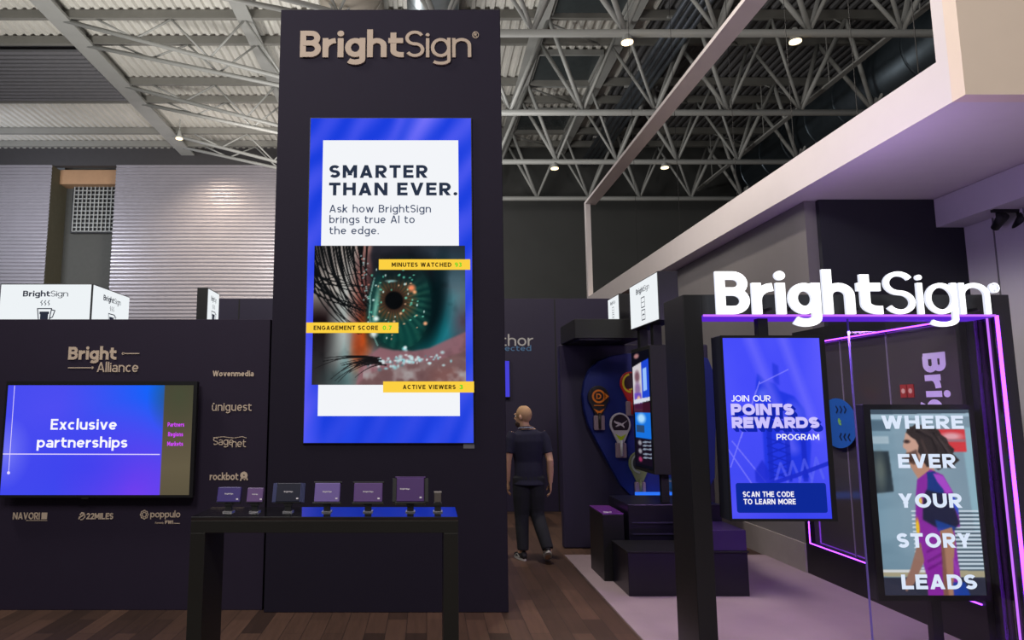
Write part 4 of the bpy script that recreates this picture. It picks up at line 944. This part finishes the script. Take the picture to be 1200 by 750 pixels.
c.poly([(.52, .345), (.60, .34), (.68, .42), (.66, .50), (.50, .48), (.52, .40)], (24, 54, 128), 1, 1); c.poly([(.50, .44), (.74, .47), (.80, .62), (.74, .655), (.56, .64), (.44, .60), (.46, .50)], (30, 32, 60), 1, 3); c.poly([(.56, .60), (.76, .64), (.70, .68), (.58, .66)], (24, 70, 160), .8, 3)
c.poly([(.58, .35), (.68, .365), (.76, .45), (.70, .46), (.62, .40)], (168, 72, 196), 1, 1); c.poly([(.74, .46), (.80, .50), (.80, .58), (.75, .52)], (40, 84, 200), .9, 1)
c.ell(.385, .64, .018, .045, (236, 190, 40), .4); c.ell(.43, .50, .022, .022, (230, 190, 90), .4)
for y in (.72, .77, .81): c.line([(.46, y + .05), (.64, y)], .014, (104, 24, 122), .7, 1.2)
c.poly([(.60, .66), (.72, .64), (.74, .70), (.70, .85), (.68, 1), (.58, 1), (.60, .82)], (168, 122, 98), 1, 1); c.poly([(.60, .68), (.63, .68), (.63, 1), (.58, 1)], (110, 72, 64), .7, 3)
c.poly([(.36, .74), (.40, .72), (.42, .82), (.30, .94), (.22, .98), (.20, .94), (.28, .86)], (150, 112, 98), 1, 1); c.poly([(.70, .80), (.76, .86), (.72, .92)], (150, 60, 170), .9, 1); c.poly([(.68, .93), (.8, .93), (.84, 1), (.68, 1)], (30, 66, 160), .9, 2)
lscr = c.build('screen', ls, (x0, JY + .008, z0), (1, 0, 0), (0, 0, 1), x1 - x0, z1 - z0)
TXT = emit('screen_text_pale', (228, 240, 255))
for s_, u0, v0, u1, v1 in (('WHERE', 1033, 487, 1129, 502.5), ('EVER', 1052.5, 532, 1119.5, 548.5), ('YOUR', 1053, 578.3, 1127, 595), ('STORY', 1051, 624.8, 1138, 641.8), ('LEADS', 1056.5, 673.2, 1144.5, 690.5)): text_px('lettering', s_, TXT, lscr, u0, v0, u1, v1, JY + .003, w=.235, track=.13)

gp = thing('glass_pane', (3.6, 4.88, .085), 'clear glass pane standing in the portal before the walker screen', 'glass')
GL = bpy.data.materials.new('clear_glass'); GL.use_nodes = True; nt = GL.node_tree; nt.nodes.clear()
o_ = nt.nodes.new('ShaderNodeOutputMaterial'); mx = nt.nodes.new('ShaderNodeMixShader'); tr = nt.nodes.new('ShaderNodeBsdfTransparent'); gs = nt.nodes.new('ShaderNodeBsdfGlossy'); gs.inputs['Roughness'].default_value = .02
lw = nt.nodes.new('ShaderNodeFresnel'); lw.inputs[0].default_value = 1.25; tr.inputs[0].default_value = (.97, .97, .99, 1)
nt.links.new(lw.outputs[0], mx.inputs[0]); nt.links.new(tr.outputs[0], mx.inputs[1]); nt.links.new(gs.outputs[0], mx.inputs[2]); nt.links.new(mx.outputs[0], o_.inputs[0])
gx = at(993.5, 372, 4.88)[0]
MB().box(gx, 4.043, 4.877, 4.885, .085, PB).build('pane', GL, gp); box('edge_strip', mat('neon_lit_glass_edge', (120, 104, 190), .2), gp, gx - .007, gx + .001, 4.875, 4.887, .085, PB, 0)  # neon light caught in the glass edge is put into its violet colour

# ------------------------------------------------------------------ right-hand booth wall, dark window with neon, dark end wall
SX = 4.0
wr = thing('wall_right', (SX, 9, 0), 'grey satin side wall with a pale plinth under the white canopy', 'wall', kind='structure')
MB().box(SX, SX + .12, 6.98, BY, PT, 3.90).box(SX, SX + .12, 7.39, BY, .31, PT).build('panel', GREYW, wr); box('plinth', mat('pale_plinth', (150, 142, 138), .6), wr, SX - .02, SX + .12, 7.39, BY, 0, .31, .003)
wn = thing('window_1', (SX, 6, 0), 'dark reflective glass wall in a black frame under the glowing letters', 'window', kind='structure')
NT, NB, NY0, NY1 = 2.395, .33, 5.10, 7.30
MB().box(SX, SX + .1, 5.065, 7.39, 0, NB).box(SX, SX + .1, 5.065, 7.39, NT, PT).box(SX, SX + .1, 5.065, NY0, NB, NT).box(SX, SX + .1, NY1, 7.39, NB, NT).build('frame', BLACK, wn)
DG = mat('dark_reflective_glass', (66, 62, 64), .09, var=.03, spec=.6)
MB().box(SX + .05, SX + .06, NY0, NY1, NB, NT).build('pane', DG, wn)
b = MB()
for y in (5.95, 6.62): b.box(SX + .044, SX + .05, y, y + .012, NB, NT)
b.build('pane_joints', mat('pane_joint', (120, 112, 130), .4), wn)
VINYL = mat('pale_violet_vinyl', (205, 196, 228), .5)
letters('lettering', 'BrightSign', VINYL, wn, (SX + .048, 5.53, at(1100, 415, 5.3)[1] + .02), (0, 0, -1), (0, -1, 0), 1.35, .24, w=.26, track=.10, normal=(-1, 0, 0), thin=.13, thin_from=6)
nf = thing('neon_border', (SX, 6, NB), 'thin violet neon line framing the dark reflective glass wall', 'neon light')
for p0, p1 in (((NY0, NT), (NY1, NT)), ((NY0, NB), (NY1, NB)), ((NY1, NB), (NY1, NT))): MB().tube([(SX - .006, *p0), (SX - .006, *p1)], .006, 8).build('neon_tube', NEON, nf)
dk = thing('round_sticker', (SX, 6.55, 1.6), 'round blue sticker with dark chevrons on the glass beside the blue screen', 'sticker')
cy_, cz_ = 6.67, at(977, 497, 6.3)[1]
MB().add([(SX - .003, cy_ - .30 * math.cos(2 * math.pi * i / 36), cz_ + .24 * math.sin(2 * math.pi * i / 36)) for i in range(36)], [tuple(range(36))]).build('disc', mat('blue_disc', (36, 92, 176), .4), dk)
for k in range(3):
    for zz, sgn in ((-.13, -1), (.13, 1)):
        y = cy_ - .02 - .065 * k; b = MB()
        for q in stroke([(-y + .03 * -sgn, cz_ + zz + .035), (-y, cz_ + zz), (-y + .03 * -sgn, cz_ + zz - .035)], .018): b.add([(SX - .005, -a, c_) for a, c_ in q][::-1], [tuple(range(len(q)))])
        b.build('chevron', mat('navy_print', (16, 30, 66), .5), dk)
letters('lettering', 't', mat('lime_small_print', (120, 180, 90), .5), dk, (SX - .005, cy_ - .01, cz_ - .02), (0, -1, 0), (0, 0, 1), .05, .07, w=.3, normal=(-1, 0, 0))
ew = MB().box(SX + .12, 5.62, 6.92, 7.05, 0, 3.90).build('wall_end', mat('blue_black_wall', (32, 33, 42), .7)); tag(ew, 'blue-black end wall behind the glowing letters under the canopy', 'wall', kind='structure')
es = thing('wall_side', (5.7, 5, 0), 'pale lilac wall with upright seams beyond the portal jamb', 'wall', kind='structure')
box('panel', LILAC, es, 5.62, 5.75, 1.5, 7.0, 0, 3.9, 0); b = MB()
for y in (6.55, 6.2, 5.75): b.box(5.612, 5.62, y, y + .012, 0, 3.6)
b.build('seams', mat('seam_grey', (120, 116, 124), .7), es)
box('bulkhead', LILAC, es, 5.33, 5.62, 2.0, 6.92, 3.6, 3.90, .003)

rn = thing('painted_sign_reflection', (SX + .045, 5.75, 1.8), 'painted reflection of red signs on the dark glass behind the walker screen', 'reflection')  # reflection of red hall signs, painted on the glass as small panels
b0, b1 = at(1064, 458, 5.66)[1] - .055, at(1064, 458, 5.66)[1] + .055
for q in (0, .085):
    pb = MB().box(SX + .042, SX + .048, 5.66 + q, 5.735 + q, b0, b1).build('backing_panel', mat('red_sign_reflection', (150, 44, 40), .5), rn)  # each panel is the painted reflection of one red sign
    MB().add([(SX + .040, 5.6975 + q - .022 * math.cos(2 * math.pi * i / 14), (b0 + b1) / 2 + .022 * math.sin(2 * math.pi * i / 14)) for i in range(14)], [tuple(range(14))]).build('pale_mark', mat('reflected_pale_mark', (206, 170, 150), .5), pb)

# ------------------------------------------------------------------ white suspended canopy
cx0 = 3.76; CZ = 3.905
cn = thing('suspended_canopy', (cx0, 9, CZ), 'huge white suspended canopy frame with a flat soffit', 'canopy')
box('bottom_rail', WHITEP, cn, cx0, cx0 + .24, 4.62, 15.72, CZ, CZ + .36, 0); box('top_rail', WHITEP, cn, cx0, cx0 + .27, 4.62, 15.72, 6.50, 6.56, .004)
box('far_upright', WHITEP, cn, cx0, cx0 + .12, 15.6, 15.72, CZ + .36, 6.50, .004); box('near_upright', WHITEP, cn, cx0, cx0 + .22, 4.62, 4.73, CZ + .36, 6.50, 0)
box('front_panel', mat('warm_white_board', (232, 214, 196), .65, var=.03), cn, cx0, 8.5, 4.50, 4.62, CZ, 6.56, 0); box('soffit', WHITEP, cn, cx0 + .24, 8.5, 4.62, 11.7, CZ, CZ + .06, 0)
for y, zt in ((12.8, 12.3), (10.6, 12.3), (8.6, 12.3), (7.2, 12.3), (6.1, 12.3), (5.3, 12.3)):
    MB().tube([(cx0 + .3, y, CZ + .06), (cx0 + .3, y, zt)], .004, 6).build('cable', BLACKM, cn)
sp = thing('track_spotlight', (5.3, 5.3, 3.5), 'black spotlights on a track fixed under the pale lilac bulkhead', 'spotlight')
SYY = 6.25
sx_, sz_ = at(1172, 259, SYY); 
box('track', BLACKM, sp, sx_ - .05, sx_ + .9, SYY, SYY + .04, sz_ + .09, sz_ + .13, .003)
for q in (0, .2): MB().tube([(sx_ + q, SYY - .04, sz_ + .04), (sx_ + q + .03, SYY + .10, sz_ - .04)], [.05, .035], 16).build('spot_head', BLACKM, sp, True); box('yoke', BLACKM, sp, sx_ + q - .012, sx_ + q + .012, SYY + .005, SYY + .03, sz_, sz_ + .1, 0)
box('bracket', BLACKM, sp, sx_ + .06, sx_ + .09, SYY + .01, SYY + .03, sz_ + .12, 3.6, 0)

# ------------------------------------------------------------------ the walking man, seen from behind
def remeshed(name, mb, m, parent, vox, smooth=4):
    o = mb.build(name, m)
    r = o.modifiers.new('r', 'REMESH'); r.mode = 'VOXEL'; r.voxel_size = vox; r.use_smooth_shade = True
    s_ = o.modifiers.new('s', 'SMOOTH'); s_.iterations = smooth; s_.factor = .5
    bpy.context.view_layer.update(); dg_ = bpy.context.evaluated_depsgraph_get()
    me = bpy.data.meshes.new_from_object(o.evaluated_get(dg_)); me.materials.clear(); me.materials.append(m)
    for p in me.polygons: p.use_smooth = True
    bpy.data.objects.remove(o); n = bpy.data.objects.new(name, me); COL.objects.link(n)
    n.parent = parent; n.matrix_parent_inverse = Matrix.Translation(-world_loc(parent)); return n
MX, MY = 1.185, 8.05
man = thing('person', (MX, MY, 0), 'man with cropped hair in navy polo and dark trousers walking away', 'person')
def W_(x, y, z): return Vector((MX + x, MY + y, z))
def limb(mb, pts, rs, n=14, ref=(0, 1, 0)): mb.tube([W_(*p) for p in pts], rs, n, ref=ref)
torso = [((0, -.01, .90), (.155, .105)), ((0, -.01, 1.0), (.152, .10)), ((0, 0, 1.10), (.150, .098)), ((-.003, .0, 1.22), (.170, .108)), ((-.006, .0, 1.34), (.188, .112)), ((-.008, .0, 1.42), (.172, .095)), ((-.012, .005, 1.47), (.10, .07)), ((-.02, .01, 1.50), (.062, .062))]
HIPS = [((-.085, 0, .93), .095), ((-.088, .01, .72), .085), ((-.085, .03, .50), .058), ((-.085, 0, .32), .060), ((-.082, -.02, .11), .040)]
RLEG = [((.085, 0, .93), .095), ((.085, .0, .72), .085), ((.092, .02, .51), .058), ((.13, -.10, .33), .060), ((.172, -.20, .155), .040)]
LARM = [((-.16, 0, 1.43), .066), ((-.20, -.01, 1.36), .060), ((-.225, -.02, 1.22), .048), ((-.238, -.01, 1.12), .041), ((-.242, .03, 1.0), .040), ((-.235, .07, .87), .028)]
RARM = [((.145, 0, 1.43), .066), ((.19, -.01, 1.36), .060), ((.222, -.04, 1.22), .048), ((.238, -.07, 1.12), .041), ((.243, -.05, 1.0), .040), ((.245, -.03, .87), .028)]
yaw = rad(48); hc = Vector((-.05, .02, 1.625))
def Hd(x, y, z):   # a point of the head; the face looks along local +y, turned towards the left
    return Vector((MX + hc.x + x * math.cos(yaw) - y * math.sin(yaw), MY + hc.y + x * math.sin(yaw) + y * math.cos(yaw), hc.z + z))
def ball(mb, cfun, c, r, n=16):
    rings = []
    for i in range(1, n // 2):
        a = math.pi * i / (n // 2); rings.append([cfun(c[0] + r[0] * math.sin(a) * math.cos(2 * math.pi * j / n), c[1] + r[1] * math.sin(a) * math.sin(2 * math.pi * j / n), c[2] - r[2] * math.cos(a)) for j in range(n)])
    mb.ring_tube(rings)
bd_ = MB()
limb(bd_, [p for p, r in torso], [r for p, r in torso], 20)
for L in (HIPS, RLEG, LARM, RARM): limb(bd_, [p for p, r in L], [r for p, r in L])
limb(bd_, [(-.02, .01, 1.45), (-.045, .02, 1.56)], [.062, .058])
ball(bd_, Hd, (0, -.01, .02), (.076, .098, .105)); ball(bd_, Hd, (0, .025, -.045), (.058, .066, .075)); ball(bd_, Hd, (0, .075, -.095), (.028, .022, .022))
ball(bd_, Hd, (0, .092, .025), (.055, .016, .012)); 
bd_.tube([Hd(0, .088, .015), Hd(0, .118, -.028), Hd(0, .09, -.038)], [.010, .016, .012], 10)
for s_ in (-1, 1): ball(bd_, Hd, (s_ * .078, -.012, -.01), (.010, .020, .033)); ball(bd_, Hd, (s_ * .016, .100, -.036), (.010, .010, .008))
bd_.tube([Hd(-.022, .088, -.066), Hd(0, .098, -.064), Hd(.022, .088, -.066)], [.006, .008, .006], 8)
def hand(wr, side, fy):
    """palm and five separate curled fingers; wr = wrist, side = +1 for the right hand"""
    p0 = Vector(wr); limb(bd_, [tuple(p0), tuple(p0 + Vector((0, fy * .02, -.045))), tuple(p0 + Vector((0, fy * .035, -.095)))], [(.020, .026), (.017, .040), (.015, .042)], 12, ref=(0, 1, 0))
    for i, (o, l1) in enumerate(((.034, .075), (.012, .085), (-.010, .080), (-.030, .062))):
        a = p0 + Vector((0, fy * .035 + o * .9, -.088)); c_ = -side
        bd_.tube([W_(*a), W_(*(a + Vector((c_ * .006, fy * .01, -l1 * .42)))), W_(*(a + Vector((c_ * .022, fy * .012, -l1 * .75)))), W_(*(a + Vector((c_ * .042, fy * .010, -l1 * .92))))], [.0105, .0095, .009, .007], 8)
    a = p0 + Vector((-side * .006, .036, -.035))
    bd_.tube([W_(*a), W_(*(a + Vector((-side * .018, .026, -.03)))), W_(*(a + Vector((-side * .026, .030, -.066))))], [.014, .011, .008], 8)
hand((-.235, .07, .87), -1, 1); hand((.245, -.03, .87), 1, .3)
limb(bd_, [(-.082, -.03, .11), (-.095, .06, .055), (-.105, .15, .04)], [.04, .045, .03]); limb(bd_, [(.172, -.215, .16), (.178, -.15, .09), (.18, -.10, .045)], [.04, .042, .03])
remeshed('body', bd_, SKIN, man, .0075, 3)
sh = MB(); grow = lambda r, e: (r[0] + e, r[1] + e) if isinstance(r, tuple) else r + e
tp = [((0, -.01, .84), (.172, .122))] + torso[:-1]
limb(sh, [p for p, r in tp], [grow(r, .014 if i < 7 else .008) for i, (p, r) in enumerate(tp)], 22)
for L in (LARM, RARM):
    q = L[:3]; e = [(tuple(q[2][0]), q[2][1])]
    limb(sh, [p for p, r in q] + [tuple(Vector(q[2][0]) + (Vector(q[2][0]) - Vector(q[1][0])) * .12)], [q[0][1] + .004, q[1][1] + .008, q[2][1] + .014, q[2][1] + .018])
remeshed('polo_shirt', sh, CLOTHN, man, .009, 5)
tr_ = MB(); limb(tr_, [(0, -.01, 1.0), (0, -.01, .93), (0, -.012, .86)], [(.160, .108), (.172, .118), (.168, .118)], 20)
for L in (HIPS, RLEG): limb(tr_, [p for p, r in L], [L[0][1] + .008, L[1][1] + .014, L[2][1] + .026, L[3][1] + .016, L[4][1] + .026])
remeshed('trousers', tr_, TROUS, man, .009, 5)
MB().tube([W_(-.02 + .072 * math.cos(a), .008 + .068 * math.sin(a), 1.492 - .012 * math.sin(a)) for a in [2 * math.pi * i / 24 for i in range(25)]], .012, 8).build('collar', CLOTHN, man, True)
b = MB()
for i in range(24):
    a0, a1 = [2 * math.pi * (i + q) / 24 for q in (0, .99)]
    b.tube([W_(-.02 + .088 * math.cos(a), .0 + .084 * math.sin(a), 1.487 - .01 * math.sin(a)) for a in (a0, a1)], .007, 6)
b.build('lanyard', mat('pale_lanyard', (170, 176, 200), .6, scale=60, var=.4), man, True)
be = MB(); ball(be, Hd, (0, .045, -.085), (.060, .058, .048)); remeshed('beard', be, mat('dark_beard', (64, 50, 44), .9, scale=90), man, .006, 2)
ha = MB(); ball(ha, Hd, (0, -.014, .024), (.079, .100, .106), 20); hr = ha.build('hair', mat('cropped_hair', (188, 150, 116), .8, scale=90, var=.15), man, True)
for s_ in (-1, 1): 
    e = MB(); ball(e, Hd, (s_ * .030, .083, .002), (.012, .010, .008), 10); e.build('eye', mat('eye_white', (220, 220, 218), .3), man, True)
SOLE = mat('white_sole', (214, 212, 210), .6); SHOE = mat('black_shoe', (30, 30, 34), .6)
def shoe(h, t, up):
    h, t = Vector(h), Vector(t); m_ = (h + t) / 2; d_ = (t - h).normalized(); u = Vector(up).normalized(); sd = d_.cross(u).normalized()
    s1, s2 = MB(), MB()
    def ring(c, w, b0, b1, n=14): return [W_(*(c + sd * (w * math.cos(2 * math.pi * i / n)) + u * (b0 + (b1 - b0) * (.5 + .5 * math.sin(2 * math.pi * i / n))))) for i in range(n)]
    L = (t - h).length
    s1.ring_tube([ring(h + d_ * (L * k), w, .014, z) for k, w, z in ((-.02, .024, .07), (.08, .036, .105), (.3, .038, .10), (.55, .043, .085), (.8, .044, .062), (.97, .026, .045))])
    n = 18; out = [h + d_ * (L * (.48 + .52 * math.cos(a)) ) + sd * (.046 * math.sin(a) * (1 + .12 * math.cos(a))) for a in [2 * math.pi * i / n for i in range(n)]]
    s2.ring_tube([[W_(*(p + u * 0)) for p in out], [W_(*(p + u * .024)) for p in out]])
    o = s1.build('shoe', SHOE, man, True); s2.build('sole', SOLE, o)
    q = MB().tube([W_(*(h + d_ * (L * .25) + sd * .040 + u * .035)), W_(*(h + d_ * (L * .45) + sd * .044 + u * .06)), W_(*(h + d_ * (L * .65) + sd * .044 + u * .04))], .006, 6)
    r_ = MB().tube([W_(*(h + d_ * (L * .25) - sd * .040 + u * .035)), W_(*(h + d_ * (L * .45) - sd * .044 + u * .06)), W_(*(h + d_ * (L * .65) - sd * .044 + u * .04))], .006, 6)
    q.add(r_.v, r_.f); q.build('stripe', SOLE, o)
shoe((-.07, -.07, .002), (-.14, .19, .002), (0, 0, 1)); shoe((.165, -.27, .135), (.185, -.06, .004), (0, .53, .85))
